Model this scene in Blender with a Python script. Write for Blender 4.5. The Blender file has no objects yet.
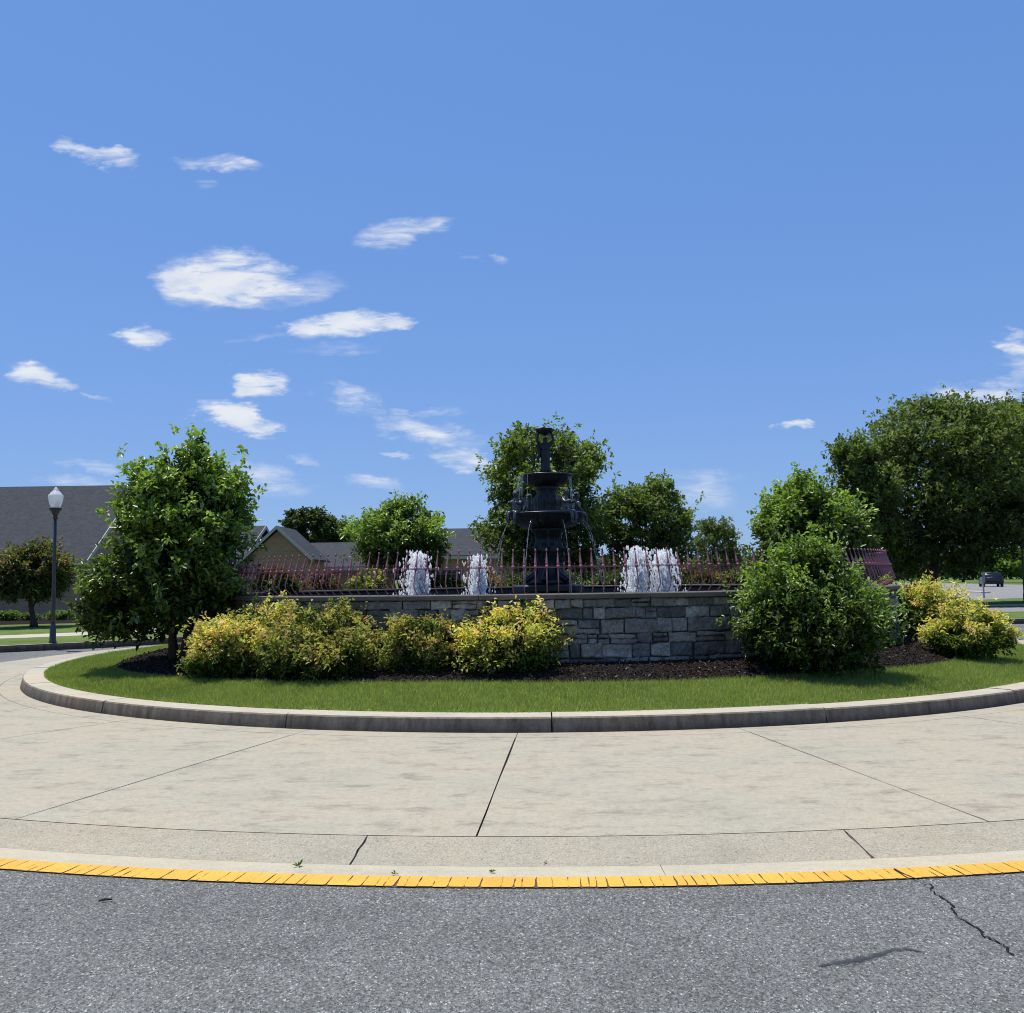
import bpy, bmesh, math, random
import numpy as np
from mathutils import Vector, Matrix, noise as mn
PI = math.pi
R = random.Random(7)
NR = np.random.default_rng(11)
SC = bpy.context.scene
COL = SC.collection

# ------------------------------------------------------------------ camera
F = 950.0; EYE = 1.65; YH = 579.0; ROLL = 0.015
cd = bpy.data.cameras.new('camera'); cam = bpy.data.objects.new('camera', cd); COL.objects.link(cam)
cd.sensor_width = 36; cd.sensor_fit = 'HORIZONTAL'; cd.lens = F / 1024 * 36
cd.clip_start = 0.05; cd.clip_end = 6000
PITCH = math.atan((YH - 506.5) / F)
CM = Matrix.Rotation(PI / 2 + PITCH, 3, 'X') @ Matrix.Rotation(-ROLL, 3, 'Z')
cam.matrix_world = Matrix.Translation((0, 0, EYE)) @ CM.to_4x4()
SC.camera = cam

def ray(px, py): return CM @ Vector(((px - 512) / F, -(py - 506.5) / F, -1))
def gnd(px, py, z=0.0):
    d = ray(px, py); t = (z - EYE) / d.z
    return Vector((d.x * t, d.y * t, z))
def atd(px, py, D):
    d = ray(px, py); t = D / d.y
    return Vector((d.x * t, D, EYE + d.z * t))

# ------------------------------------------------------------------ world, sun, exposure
SUN_EL, SUN_AZ = math.radians(73), math.radians(-50)      # azimuth from straight ahead, negative = left
w = bpy.data.worlds.new('World'); SC.world = w; w.use_nodes = True
nt = w.node_tree; nt.nodes.clear()
def N(t, **k):
    n = nt.nodes.new(t)
    for a, b in k.items(): setattr(n, a, b)
    return n
def L(a, b): nt.links.new(a, b)
def M2(op, a, b=None, c=None, clamp=False):
    n = N('ShaderNodeMath', operation=op); n.use_clamp = clamp
    for i, v in enumerate((a, b, c)):
        if v is None: continue
        if isinstance(v, (int, float)): n.inputs[i].default_value = v
        else: L(v, n.inputs[i])
    return n.outputs[0]
sky = N('ShaderNodeTexSky', sky_type='NISHITA'); sky.sun_disc = False
sky.sun_elevation = SUN_EL; sky.sun_rotation = SUN_AZ
sky.altitude = 0; sky.air_density = 1.0; sky.dust_density = 0.25; sky.ozone_density = 3.5
tc = N('ShaderNodeTexCoord'); sp = N('ShaderNodeSeparateXYZ'); L(tc.outputs['Generated'], sp.inputs[0])
fy = M2('MAXIMUM', sp.outputs[1], 0.05)
U = M2('DIVIDE', sp.outputs[0], fy); V = M2('DIVIDE', sp.outputs[2], fy)
cb = N('ShaderNodeCombineXYZ'); L(U, cb.inputs[0]); L(M2('MULTIPLY', V, 2.2), cb.inputs[1])
nz = N('ShaderNodeTexNoise'); nz.inputs['Scale'].default_value = 12; nz.inputs['Detail'].default_value = 7; nz.inputs['Roughness'].default_value = 0.62
L(cb.outputs[0], nz.inputs['Vector'])
sc_ = N('ShaderNodeSeparateColor'); L(nz.outputs['Color'], sc_.inputs[0])
mp = N('ShaderNodeMapping'); mp.inputs['Rotation'].default_value = (0, 0, 0.12); mp.inputs['Scale'].default_value = (15, 34, 1)
L(cb.outputs[0], mp.inputs[0])
nz2 = N('ShaderNodeTexNoise'); nz2.inputs['Scale'].default_value = 1; nz2.inputs['Detail'].default_value = 12; nz2.inputs['Roughness'].default_value = 0.68
nz2.inputs['Distortion'].default_value = 0.6
L(mp.outputs[0], nz2.inputs['Vector'])
DU = M2('ADD', U, M2('MULTIPLY', M2('SUBTRACT', sc_.outputs[0], 0.5), 0.15))
DV = M2('ADD', V, M2('MULTIPLY', M2('SUBTRACT', sc_.outputs[1], 0.5), 0.052))
# the clouds: (px, py, half width, half height, slant, strength) of each one
CL = [(100,158,42,11,.30,.75),(226,163,40,8,.08,.75),(208,184,20,6,.1,.4),(404,234,50,15,-.22,.72),(494,258,17,6,-.1,.6),
      (228,279,76,27,.06,1.35),(300,290,50,14,-.15,.5),(345,326,56,15,-.08,1.35),(140,336,28,9,.02,.95),(36,377,40,15,.1,1.3),
      (254,386,36,15,.1,1.3),(236,420,40,13,.2,1.25),(345,399,28,13,.2,.7),(425,430,72,10,.2,.7),(420,411,50,4,.04,.5),
      (462,456,36,10,.14,.8),(376,479,44,9,.16,.7),(408,455,14,5,.2,.6),(90,463,44,6,.12,.5),(80,479,46,8,.05,.5),
      (255,478,56,13,.12,.6),(298,459,24,4,.05,.5),(95,398,18,5,.15,.5),(697,491,44,20,.15,.5),(806,426,19,5,0,.75),
      (1015,343,24,13,.1,.9),(1012,372,24,22,.1,.6),(985,394,48,14,.05,.8),(720,478,26,8,.1,.3),(340,350,50,5,-.05,.35),(256,340,40,5,-.1,.35)]
tot = None
for px, py, a, b, s, k in CL:
    d = ray(px, py); u0, v0 = d.x / d.y, d.z / d.y
    a, b, s = a / F * 1.14, b / F * 1.2, -s * 1.3
    c_, s_ = math.cos(s), math.sin(s)
    du = M2('SUBTRACT', DU, u0); dv = M2('SUBTRACT', DV, v0)
    e1 = M2('MULTIPLY_ADD', du, c_ / a, M2('MULTIPLY', dv, s_ / a))
    e2 = M2('MULTIPLY_ADD', du, -s_ / b, M2('MULTIPLY', dv, c_ / b))
    r2 = M2('MULTIPLY_ADD', e1, e1, M2('MULTIPLY', e2, e2))
    m = M2('MULTIPLY', M2('SUBTRACT', 1.0, r2, clamp=True), k)
    tot = m if tot is None else M2('MAXIMUM', tot, m)
body = M2('MULTIPLY', tot, M2('MULTIPLY_ADD', nz2.outputs['Fac'], 3.2, -0.72, clamp=False))
body = M2('MULTIPLY', body, M2('GREATER_THAN', sp.outputs[1], 0.06), clamp=True)
mr = N('ShaderNodeMapRange', interpolation_type='SMOOTHSTEP'); L(body, mr.inputs[0]); mr.inputs[1].default_value = 0.02; mr.inputs[2].default_value = 1.12
mr.inputs[4].default_value = 0.93
hs = N('ShaderNodeHueSaturation'); hs.inputs['Saturation'].default_value = 1.32; hs.inputs['Hue'].default_value = 0.512; L(sky.outputs[0], hs.inputs['Color'])
gm = N('ShaderNodeGamma'); gm.inputs[1].default_value = 0.32; L(hs.outputs[0], gm.inputs[0])     # the phone's flat tone curve for the sky
tn = N('ShaderNodeVectorMath', operation='MULTIPLY'); tn.inputs[1].default_value = (1.82, 2.68, 4.34); L(gm.outputs[0], tn.inputs[0])
mx = N('ShaderNodeMix', data_type='RGBA'); L(mr.outputs[0], mx.inputs[0]); L(tn.outputs[0], mx.inputs[6]); mx.inputs[7].default_value = (8.5, 8.75, 9.1, 1)
nz3 = N('ShaderNodeTexNoise'); nz3.inputs['Scale'].default_value = 26; nz3.inputs['Detail'].default_value = 6; L(cb.outputs[0], nz3.inputs['Vector'])
L(M2('MULTIPLY', mr.outputs[0], M2('MULTIPLY_ADD', nz3.outputs['Fac'], 1.1, 0.38, clamp=True)), mx.inputs[0])
bg = N('ShaderNodeBackground'); bg.inputs[1].default_value = 0.10; L(mx.outputs[2], bg.inputs[0])
wo = N('ShaderNodeOutputWorld'); L(bg.outputs[0], wo.inputs[0])

sd = bpy.data.lights.new('sun', 'SUN'); so = bpy.data.objects.new('sun', sd); COL.objects.link(so)
sd.energy = 5.0; sd.angle = math.radians(0.53); sd.color = (1, 0.955, 0.88)
sv = Vector((math.sin(SUN_AZ) * math.cos(SUN_EL), math.cos(SUN_AZ) * math.cos(SUN_EL), math.sin(SUN_EL)))
so.rotation_euler = sv.to_track_quat('Z', 'Y').to_euler(); so.location = (0, 0, 30)
SC.view_settings.view_transform = 'Standard'; SC.view_settings.look = 'None'
SC.view_settings.exposure = 0.0; SC.view_settings.gamma = 1
SC.render.engine = 'CYCLES'; SC.cycles.max_bounces = 12; SC.cycles.transparent_max_bounces = 24
SC.cycles.filter_width = 1.05; SC.render.resolution_x = 1024; SC.render.resolution_y = 1013

# ------------------------------------------------------------------ materials
def mat(name, rgb=(.5,.5,.5), rough=.7, spec=.5, metal=0.0, noise=None, bump=None, attr=False, coord='Object'):
    """noise: list of (scale, amount, detail) multiplying the colour; bump: (scale, strength, dist)"""
    m = bpy.data.materials.new(name); m.use_nodes = True
    t = m.node_tree; b = t.nodes['Principled BSDF']
    b.inputs['Roughness'].default_value = rough; b.inputs['Metallic'].default_value = metal
    b.inputs['Specular IOR Level'].default_value = spec
    co = t.nodes.new('ShaderNodeTexCoord')
    if attr:
        a = t.nodes.new('ShaderNodeAttribute'); a.attribute_name = 'Col'; col = a.outputs['Color']
    else:
        a = t.nodes.new('ShaderNodeRGB'); a.outputs[0].default_value = (*rgb, 1); col = a.outputs[0]
    for (s, amt, det) in (noise or []):
        n = t.nodes.new('ShaderNodeTexNoise'); n.inputs['Detail'].default_value = det; n.inputs['Roughness'].default_value = .65
        if isinstance(s, tuple):
            mpp = t.nodes.new('ShaderNodeMapping'); mpp.inputs['Scale'].default_value = s
            t.links.new(co.outputs[coord], mpp.inputs[0]); t.links.new(mpp.outputs[0], n.inputs['Vector']); n.inputs['Scale'].default_value = 1
        else:
            n.inputs['Scale'].default_value = s; t.links.new(co.outputs[coord], n.inputs['Vector'])
        r = t.nodes.new('ShaderNodeMapRange'); r.inputs[1].default_value = .3; r.inputs[2].default_value = .7
        r.inputs[3].default_value = 1 - amt; r.inputs[4].default_value = 1 + amt
        t.links.new(n.outputs['Fac'], r.inputs[0])
        vm = t.nodes.new('ShaderNodeVectorMath'); vm.operation = 'SCALE'
        t.links.new(col, vm.inputs[0]); t.links.new(r.outputs[0], vm.inputs['Scale']); col = vm.outputs[0]
    t.links.new(col, b.inputs['Base Color'])
    if bump:
        n = t.nodes.new('ShaderNodeTexNoise'); n.inputs['Scale'].default_value = bump[0]; n.inputs['Detail'].default_value = 6
        t.links.new(co.outputs[coord], n.inputs['Vector'])
        bb = t.nodes.new('ShaderNodeBump'); bb.inputs['Strength'].default_value = bump[1]; bb.inputs['Distance'].default_value = bump[2]
        t.links.new(n.outputs['Fac'], bb.inputs['Height']); t.links.new(bb.outputs[0], b.inputs['Normal'])
    return m

def leaf_mat(name, rough=.4, trans=.3, spec=.5, tint=(1.5, 1.7, .5)):
    m = bpy.data.materials.new(name); m.use_nodes = True
    t = m.node_tree; b = t.nodes['Principled BSDF']; out = t.nodes['Material Output']
    b.inputs['Roughness'].default_value = rough; b.inputs['Specular IOR Level'].default_value = spec
    a = t.nodes.new('ShaderNodeAttribute'); a.attribute_name = 'Col'
    t.links.new(a.outputs['Color'], b.inputs['Base Color'])
    tr = t.nodes.new('ShaderNodeBsdfTranslucent')
    v = t.nodes.new('ShaderNodeVectorMath'); v.operation = 'MULTIPLY'; v.inputs[1].default_value = tint
    t.links.new(a.outputs['Color'], v.inputs[0]); t.links.new(v.outputs[0], tr.inputs[0])
    mx = t.nodes.new('ShaderNodeMixShader'); mx.inputs[0].default_value = trans
    t.links.new(b.outputs[0], mx.inputs[1]); t.links.new(tr.outputs[0], mx.inputs[2]); t.links.new(mx.outputs[0], out.inputs[0])
    return m

def asphalt_mat(name, base=(.172,.172,.158)):
    m = bpy.data.materials.new(name); m.use_nodes = True
    t = m.node_tree; b = t.nodes['Principled BSDF']; b.inputs['Roughness'].default_value = .85; b.inputs['Specular IOR Level'].default_value = .25
    co = t.nodes.new('ShaderNodeTexCoord')
    vo = t.nodes.new('ShaderNodeTexVoronoi'); vo.inputs['Scale'].default_value = 140; mg_ = t.nodes.new('ShaderNodeMapping'); mg_.inputs['Scale'].default_value = (1, .6, 1); t.links.new(co.outputs['Object'], mg_.inputs[0]); t.links.new(mg_.outputs[0], vo.inputs['Vector'])
    sepc = t.nodes.new('ShaderNodeSeparateColor'); t.links.new(vo.outputs['Color'], sepc.inputs[0])
    r = t.nodes.new('ShaderNodeValToRGB'); e = r.color_ramp.elements
    e[0].position = 0; e[0].color = (.35,.35,.35,1); e[1].position = 1; e[1].color = (2.7,2.7,2.6,1)
    for p, c in ((.35,.75),(.7,1.0),(.9,1.3),(.97,1.75)):
        x = e.new(p); x.color = (c, c, c, 1)
    t.links.new(sepc.outputs[0], r.inputs[0])
    v2 = t.nodes.new('ShaderNodeTexNoise'); v2.inputs['Scale'].default_value = 160; v2.inputs['Detail'].default_value = 4; t.links.new(co.outputs['Object'], v2.inputs['Vector'])
    n = t.nodes.new('ShaderNodeTexNoise'); n.inputs['Scale'].default_value = .9; n.inputs['Detail'].default_value = 7; n.inputs['Roughness'].default_value = .7; t.links.new(co.outputs['Object'], n.inputs['Vector'])
    def mrr(src, lo, hi, a=.3, z=.7):
        q = t.nodes.new('ShaderNodeMapRange'); q.inputs[1].default_value = a; q.inputs[2].default_value = z; q.inputs[3].default_value = lo; q.inputs[4].default_value = hi
        t.links.new(src, q.inputs[0]); return q.outputs[0]
    q = t.nodes.new('ShaderNodeMath'); q.operation = 'MULTIPLY'; t.links.new(mrr(v2.outputs['Fac'], .7, 1.3), q.inputs[0]); t.links.new(mrr(n.outputs['Fac'], .80, 1.18), q.inputs[1])
    s = t.nodes.new('ShaderNodeVectorMath'); s.operation = 'MULTIPLY'; s.inputs[1].default_value = base; t.links.new(r.outputs[0], s.inputs[0])
    s2 = t.nodes.new('ShaderNodeVectorMath'); s2.operation = 'SCALE'; t.links.new(s.outputs[0], s2.inputs[0]); t.links.new(q.outputs[0], s2.inputs['Scale'])
    t.links.new(s2.outputs[0], b.inputs['Base Color'])
    bb = t.nodes.new('ShaderNodeBump'); bb.inputs['Strength'].default_value = .8; bb.inputs['Distance'].default_value = .006
    t.links.new(vo.outputs['Distance'], bb.inputs['Height']); t.links.new(bb.outputs[0], b.inputs['Normal'])
    return m

def concrete_mat(name, base, speck=.12, dirt=.5, vertical_streaks=False):
    m = bpy.data.materials.new(name); m.use_nodes = True
    t = m.node_tree; b = t.nodes['Principled BSDF']; b.inputs['Roughness'].default_value = .85; b.inputs['Specular IOR Level'].default_value = .3
    co = t.nodes.new('ShaderNodeTexCoord')
    def nz(scale, det, rg=.65):
        n = t.nodes.new('ShaderNodeTexNoise'); n.inputs['Detail'].default_value = det; n.inputs['Roughness'].default_value = rg
        if isinstance(scale, tuple):
            mm = t.nodes.new('ShaderNodeMapping'); mm.inputs['Scale'].default_value = scale; t.links.new(co.outputs['Object'], mm.inputs[0]); t.links.new(mm.outputs[0], n.inputs['Vector']); n.inputs['Scale'].default_value = 1
        else:
            n.inputs['Scale'].default_value = scale; t.links.new(co.outputs['Object'], n.inputs['Vector'])
        return n.outputs['Fac']
    def ramp(src, stops):
        r = t.nodes.new('ShaderNodeValToRGB'); e = r.color_ramp.elements
        e[0].position = stops[0][0]; e[0].color = (*stops[0][1], 1); e[1].position = stops[-1][0]; e[1].color = (*stops[-1][1], 1)
        for p, c in stops[1:-1]: x = e.new(p); x.color = (*c, 1)
        t.links.new(src, r.inputs[0]); return r.outputs[0]
    def mul(a, c):
        v = t.nodes.new('ShaderNodeVectorMath'); v.operation = 'MULTIPLY'
        for i, q in ((0, a), (1, c)):
            if isinstance(q, tuple): v.inputs[i].default_value = q
            else: t.links.new(q, v.inputs[i])
        return v.outputs[0]
    c = mul(ramp(nz(.55, 7, .7), [(.32, (.87,.88,.87)), (.46, (.98,.99,.98)), (.56, (1.02,1.0,.97)), (.7, (1.06,1.0,.95))]), base)
    c = mul(c, ramp(nz((2.0, 3.6, 3), 9, .78), [(.32, (1-dirt*.55,)*3), (.47, (1,1,1)), (.7, (1.06,1.06,1.06))]))
    c = mul(c, ramp(nz(90, 3), [(.3, (1-speck*1.3,)*3), (.7, (1+speck*1.3,)*3)]))
    c = mul(c, ramp(nz(14, 6, .75), [(.33, (1-dirt*.22,)*3), (.5, (1,1,1)), (.68, (1.07,)*3)]))
    c = mul(c, ramp(nz((6, 60, 6), 4, .6), [(.3, (.95,)*3), (.7, (1.05,)*3)]))
    c = mul(c, ramp(nz(34, 5, .8), [(.30, (1-speck*2.4,)*3), (.43, (1,1,1)), (.8, (1.03,)*3)]))
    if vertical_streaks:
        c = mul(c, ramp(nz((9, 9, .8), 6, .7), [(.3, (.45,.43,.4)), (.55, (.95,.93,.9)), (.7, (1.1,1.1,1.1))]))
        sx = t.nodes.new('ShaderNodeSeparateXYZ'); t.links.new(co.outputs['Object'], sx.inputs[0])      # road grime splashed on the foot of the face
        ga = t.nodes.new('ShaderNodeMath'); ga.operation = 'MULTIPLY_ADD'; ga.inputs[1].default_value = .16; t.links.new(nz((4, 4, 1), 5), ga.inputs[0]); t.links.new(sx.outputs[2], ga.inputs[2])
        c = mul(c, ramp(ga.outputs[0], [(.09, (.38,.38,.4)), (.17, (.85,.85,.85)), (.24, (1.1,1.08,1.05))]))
    t.links.new(c, b.inputs['Base Color'])
    bb = t.nodes.new('ShaderNodeBump'); bb.inputs['Strength'].default_value = .45; bb.inputs['Distance'].default_value = .004
    t.links.new(nz(120, 4), bb.inputs['Height']); t.links.new(bb.outputs[0], b.inputs['Normal'])
    return m

MA = dict(
    asphalt=asphalt_mat('asphalt'),
    asphalt_far=asphalt_mat('asphalt_worn', (.27,.26,.245)),
    concrete=concrete_mat('apron_concrete', (.385,.347,.262), speck=.19, dirt=.8),
    kerbcon=concrete_mat('mountable_kerb_concrete', (.355,.318,.238), speck=.26, dirt=.25),
    gutter=concrete_mat('gutter_concrete', (.455,.405,.295), speck=.1, dirt=.2),
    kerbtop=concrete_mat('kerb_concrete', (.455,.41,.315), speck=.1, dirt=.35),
    kerbface_shaded=concrete_mat('kerb_face_shaded_concrete', (.225,.19,.15), speck=.2, dirt=.4, vertical_streaks=True),  # grimy concrete, base also darkened to paint the shade on kerb faces
    joint=mat('joint_dirt', (.05,.045,.035), .95, .1, noise=[(30,.4,3)]),
    yellow=mat('yellow_paint', (.72,.385,.05), .6, .3, noise=[(1.5,.12,6),(60,.22,6)], bump=(60,.5,.004)),
    yellowunder=mat('cracked_paint_bed', (.10,.085,.06), .9, .1, noise=[(40,.4,4)]),
    lawn=mat('lawn_soil', (.10,.14,.03), .9, .1, noise=[(3,.25,5),(60,.5,3)], bump=(80,.6,.02)),
    lawnfar=mat('verge_lawn', (.115,.16,.04), .95, .1, noise=[(.5,.25,5),(14,.35,4)], bump=(30,.8,.03)),
    mulch=mat('mulch', (.022,.016,.013), .95, .1, noise=[(25,.6,5)], bump=(55,1,.05)),
    mulchchip=mat('mulch_chips', attr=True, rough=.9, spec=.15),
    stone=mat('ashlar_stone', attr=True, rough=.85, spec=.25, noise=[(4,.38,7),(24,.38,5)], bump=(11,1.0,.07)),
    mortar=mat('mortar', (.06,.06,.06), .95, .1, noise=[(20,.2,4)], bump=(40,.6,.01)),
    coping=mat('coping_stone', (.14,.12,.095), .85, .25, noise=[(2.5,.22,6),(30,.15,4)], bump=(35,.5,.008)),
    poolwall=mat('pool_inner_wall', (.035,.035,.038), .8, .3, noise=[(4,.4,6)], bump=(20,.5,.01)),
    iron=mat('painted_iron', (.27,.095,.115), .5, .5, noise=[(12,.25,4)]),
    cherub=mat('weathered_sunlit_bronze', (.055,.053,.052), .35, .6, noise=[(18,.4,5)]), crack=mat('crack_void', (.018,.017,.016), .95, .1),
    bronze=mat('dark_bronze', (.010,.010,.010), .42, .4, noise=[(14,.45,6)], bump=(30,.5,.01)),
    bark=mat('bark', (.075,.055,.04), .95, .1, noise=[((20,20,4),.4,5)], bump=(30,1,.02)),
    shingle=mat('roof_shingles', (.046,.050,.056), .9, .2, noise=[((3,.5,8),.18,4),(6,.25,4)]),
    brick=None, trim=mat('pale_trim', (.42,.39,.33), .5, .4),
    blackiron=mat('black_iron', (.02,.021,.024), .45, .5, noise=[(8,.3,3)]),
    post=mat('lamp_post_paint', (.035,.037,.042), .4, .5, noise=[((20,20,1.5),.5,5)]),
    carpaint=mat('dark_car_paint', (.012,.013,.017), .25, .6), tyre=mat('tyre', (.02,.02,.02), .85),
    rim=mat('wheel_rim', (.35,.35,.36), .35, .5, .8), lightred=mat('tail_light', (.3,.01,.01), .2),
    galv=mat('galvanised_steel', (.32,.33,.34), .5, .5, .5), signface=mat('sign_back', (.30,.31,.32), .5),
    glassdark=mat('dark_glass', (.015,.018,.022), .08, .8),
    leaf=leaf_mat('leaf_glossy', .36, .36, .5), leafmat=leaf_mat('leaf_matt', .5, .36, .35),
    leafyellow=leaf_mat('leaf_golden', .5, .45, .3, (1.15,1.12,.6)), blade=leaf_mat('grass_blade', .5, .4, .3, (1.3,1.5,.6)),
)
def brick_mat():
    m = bpy.data.materials.new('brown_brick'); m.use_nodes = True; t = m.node_tree; b = t.nodes['Principled BSDF']; b.inputs['Roughness'].default_value = .9
    co = t.nodes.new('ShaderNodeTexCoord'); sx = t.nodes.new('ShaderNodeSeparateXYZ'); t.links.new(co.outputs['Object'], sx.inputs[0])
    ad = t.nodes.new('ShaderNodeMath'); ad.operation = 'ADD'; t.links.new(sx.outputs[0], ad.inputs[0]); t.links.new(sx.outputs[1], ad.inputs[1])
    cc = t.nodes.new('ShaderNodeCombineXYZ'); t.links.new(ad.outputs[0], cc.inputs[0]); t.links.new(sx.outputs[2], cc.inputs[1])
    br = t.nodes.new('ShaderNodeTexBrick'); t.links.new(cc.outputs[0], br.inputs['Vector']); br.inputs['Scale'].default_value = 1
    br.inputs['Brick Width'].default_value = .4; br.inputs['Row Height'].default_value = .16; br.inputs['Mortar Size'].default_value = .012
    br.inputs['Color1'].default_value = (.40,.225,.13,1); br.inputs['Color2'].default_value = (.32,.175,.10,1); br.inputs['Mortar'].default_value = (.30,.26,.2,1)
    t.links.new(br.outputs['Color'], b.inputs['Base Color']); return m
MA['brick'] = brick_mat()
def foam_mat():
    m = bpy.data.materials.new('white_water'); m.use_nodes = True; t = m.node_tree; b = t.nodes['Principled BSDF']; out = t.nodes['Material Output']
    b.inputs['Base Color'].default_value = (.97,.975,.98,1); b.inputs['Roughness'].default_value = .25
    tr = t.nodes.new('ShaderNodeBsdfTranslucent'); tr.inputs[0].default_value = (.97,.975,.98,1)
    mx = t.nodes.new('ShaderNodeMixShader'); mx.inputs[0].default_value = .72
    t.links.new(b.outputs[0], mx.inputs[1]); t.links.new(tr.outputs[0], mx.inputs[2])
    tp = t.nodes.new('ShaderNodeBsdfTransparent'); m3 = t.nodes.new('ShaderNodeMixShader'); m3.inputs[0].default_value = .45
    t.links.new(mx.outputs[0], m3.inputs[1]); t.links.new(tp.outputs[0], m3.inputs[2]); t.links.new(m3.outputs[0], out.inputs[0]); return m
MA['foam'] = foam_mat()
def stream_mat():
    m = bpy.data.materials.new('thin_water'); m.use_nodes = True; t = m.node_tree; b = t.nodes['Principled BSDF']; out = t.nodes['Material Output']
    b.inputs['Base Color'].default_value = (.75,.8,.85,1); b.inputs['Roughness'].default_value = .1
    tr = t.nodes.new('ShaderNodeBsdfTransparent'); mx = t.nodes.new('ShaderNodeMixShader'); mx.inputs[0].default_value = .62
    t.links.new(b.outputs[0], mx.inputs[1]); t.links.new(tr.outputs[0], mx.inputs[2]); t.links.new(mx.outputs[0], out.inputs[0]); return m
MA['stream'] = stream_mat()
def water_mat():
    m = mat('pool_water', (.015,.025,.03), .06, .6, bump=(9,.35,.03)); return m
MA['water'] = water_mat()
def globe_mat():
    m = bpy.data.materials.new('frosted_globe'); m.use_nodes = True; t = m.node_tree; b = t.nodes['Principled BSDF']; out = t.nodes['Material Output']
    b.inputs['Base Color'].default_value = (.8,.81,.82,1); b.inputs['Roughness'].default_value = .2
    tr = t.nodes.new('ShaderNodeBsdfTranslucent'); tr.inputs[0].default_value = (.85,.86,.87,1)
    tp = t.nodes.new('ShaderNodeBsdfTransparent')
    mx = t.nodes.new('ShaderNodeMixShader'); mx.inputs[0].default_value = .5; m3 = t.nodes.new('ShaderNodeMixShader'); m3.inputs[0].default_value = .2
    t.links.new(b.outputs[0], mx.inputs[1]); t.links.new(tr.outputs[0], mx.inputs[2])
    t.links.new(mx.outputs[0], m3.inputs[1]); t.links.new(tp.outputs[0], m3.inputs[2]); t.links.new(m3.outputs[0], out.inputs[0]); return m
MA['globe'] = globe_mat()

# ------------------------------------------------------------------ object helpers
def tag(o, label=None, cat=None, group=None, kind=None):
    if label: o['label'] = label
    if cat: o['category'] = cat
    if group: o['group'] = group
    if kind: o['kind'] = kind
    return o
def empty(name, loc, label, cat, group=None, rz=0):
    o = bpy.data.objects.new(name, None); COL.objects.link(o); o.location = loc; o.rotation_euler = (0, 0, rz)
    o.empty_display_size = .2
    return tag(o, label, cat, group)
def link(name, me, m=None, parent=None, loc=None, smooth=False):
    o = bpy.data.objects.new(name, me); COL.objects.link(o)
    if m is not None: me.materials.append(m)
    if parent is not None: o.parent = parent
    if loc is not None: o.location = loc
    if smooth: me.polygons.foreach_set('use_smooth', [True] * len(me.polygons))
    return o
class MB:
    def __init__(s): s.v = []; s.f = []; s.c = []; s.cur = (1, 1, 1)
    def add(s, vs, fs, c=None):
        b = len(s.v); s.v += [tuple(v) for v in vs]; s.f += [tuple(b + i for i in f) for f in fs]; s.c += [c or s.cur] * len(vs)
    def box(s, x0, x1, y0, y1, z0, z1, c=None, M=None):
        vs = [Vector((x, y, z)) for z in (z0, z1) for y in (y0, y1) for x in (x0, x1)]
        if M: vs = [M @ v for v in vs]
        s.add(vs, [(0,2,3,1),(4,5,7,6),(0,1,5,4),(2,6,7,3),(0,4,6,2),(1,3,7,5)], c)
    def tube(s, pts, rad, n=8, cap=True):
        pts = [Vector(p) for p in pts]
        if not hasattr(rad, '__len__'): rad = [rad] * len(pts)
        vs = []; up = None
        for i, p in enumerate(pts):
            d = (pts[min(i + 1, len(pts) - 1)] - pts[max(i - 1, 0)]).normalized()
            if up is None: up = Vector((1, 0, 0)) if abs(d.x) < .9 else Vector((0, 1, 0))
            a = (up - d * up.dot(d)).normalized(); up = a; b = d.cross(a)
            for k in range(n):
                t = 2 * PI * k / n; vs.append(p + (a * math.cos(t) + b * math.sin(t)) * rad[i])
        fs = [(i*n+k, i*n+(k+1)%n, (i+1)*n+(k+1)%n, (i+1)*n+k) for i in range(len(pts)-1) for k in range(n)]
        if cap: fs += [tuple(range(n-1, -1, -1)), tuple((len(pts)-1)*n + k for k in range(n))]
        s.add(vs, fs)
    def lathe(s, prof, n=32, c=(0,0,0), mod=None, close=True):
        vs = []
        for i, (r, z) in enumerate(prof):
            for k in range(n):
                t = 2 * PI * k / n; rr = r * (mod(i, t, z) if mod else 1)
                vs.append((c[0] + rr * math.cos(t), c[1] + rr * math.sin(t), c[2] + z))
        fs = [(i*n+k, i*n+(k+1)%n, (i+1)*n+(k+1)%n, (i+1)*n+k) for i in range(len(prof)-1) for k in range(n)]
        if close: fs += [tuple(range(n-1, -1, -1)), tuple((len(prof)-1)*n + k for k in range(n))]
        s.add(vs, fs)
    def build(s, name, m=None, parent=None, loc=None, smooth=False, col=False):
        me = bpy.data.meshes.new(name); me.from_pydata(s.v, [], s.f)
        if col:
            a = me.color_attributes.new('Col', 'FLOAT_COLOR', 'POINT')
            a.data.foreach_set('color', np.array([(*c, 1) for c in s.c], dtype=np.float32).ravel())
        me.update(); return link(name, me, m, parent, loc, smooth)
def npmesh(name, V_, Fq, C=None):
    me = bpy.data.meshes.new(name); nv = len(V_); nf = len(Fq); k = Fq.shape[1]
    me.vertices.add(nv); me.vertices.foreach_set('co', V_.astype(np.float32).ravel())
    me.loops.add(nf * k); me.loops.foreach_set('vertex_index', Fq.astype(np.int32).ravel())
    me.polygons.add(nf); me.polygons.foreach_set('loop_start', np.arange(0, nf * k, k, dtype=np.int32))
    me.polygons.foreach_set('loop_total', np.full(nf, k, dtype=np.int32))
    me.update(calc_edges=True)
    if C is not None:
        a = me.color_attributes.new('Col', 'FLOAT_COLOR', 'POINT')
        a.data.foreach_set('color', np.concatenate([C, np.ones((nv, 1))], 1).astype(np.float32).ravel())
    return me
def nrm(a): return a / np.maximum(np.linalg.norm(a, axis=1, keepdims=True), 1e-9)
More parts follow.
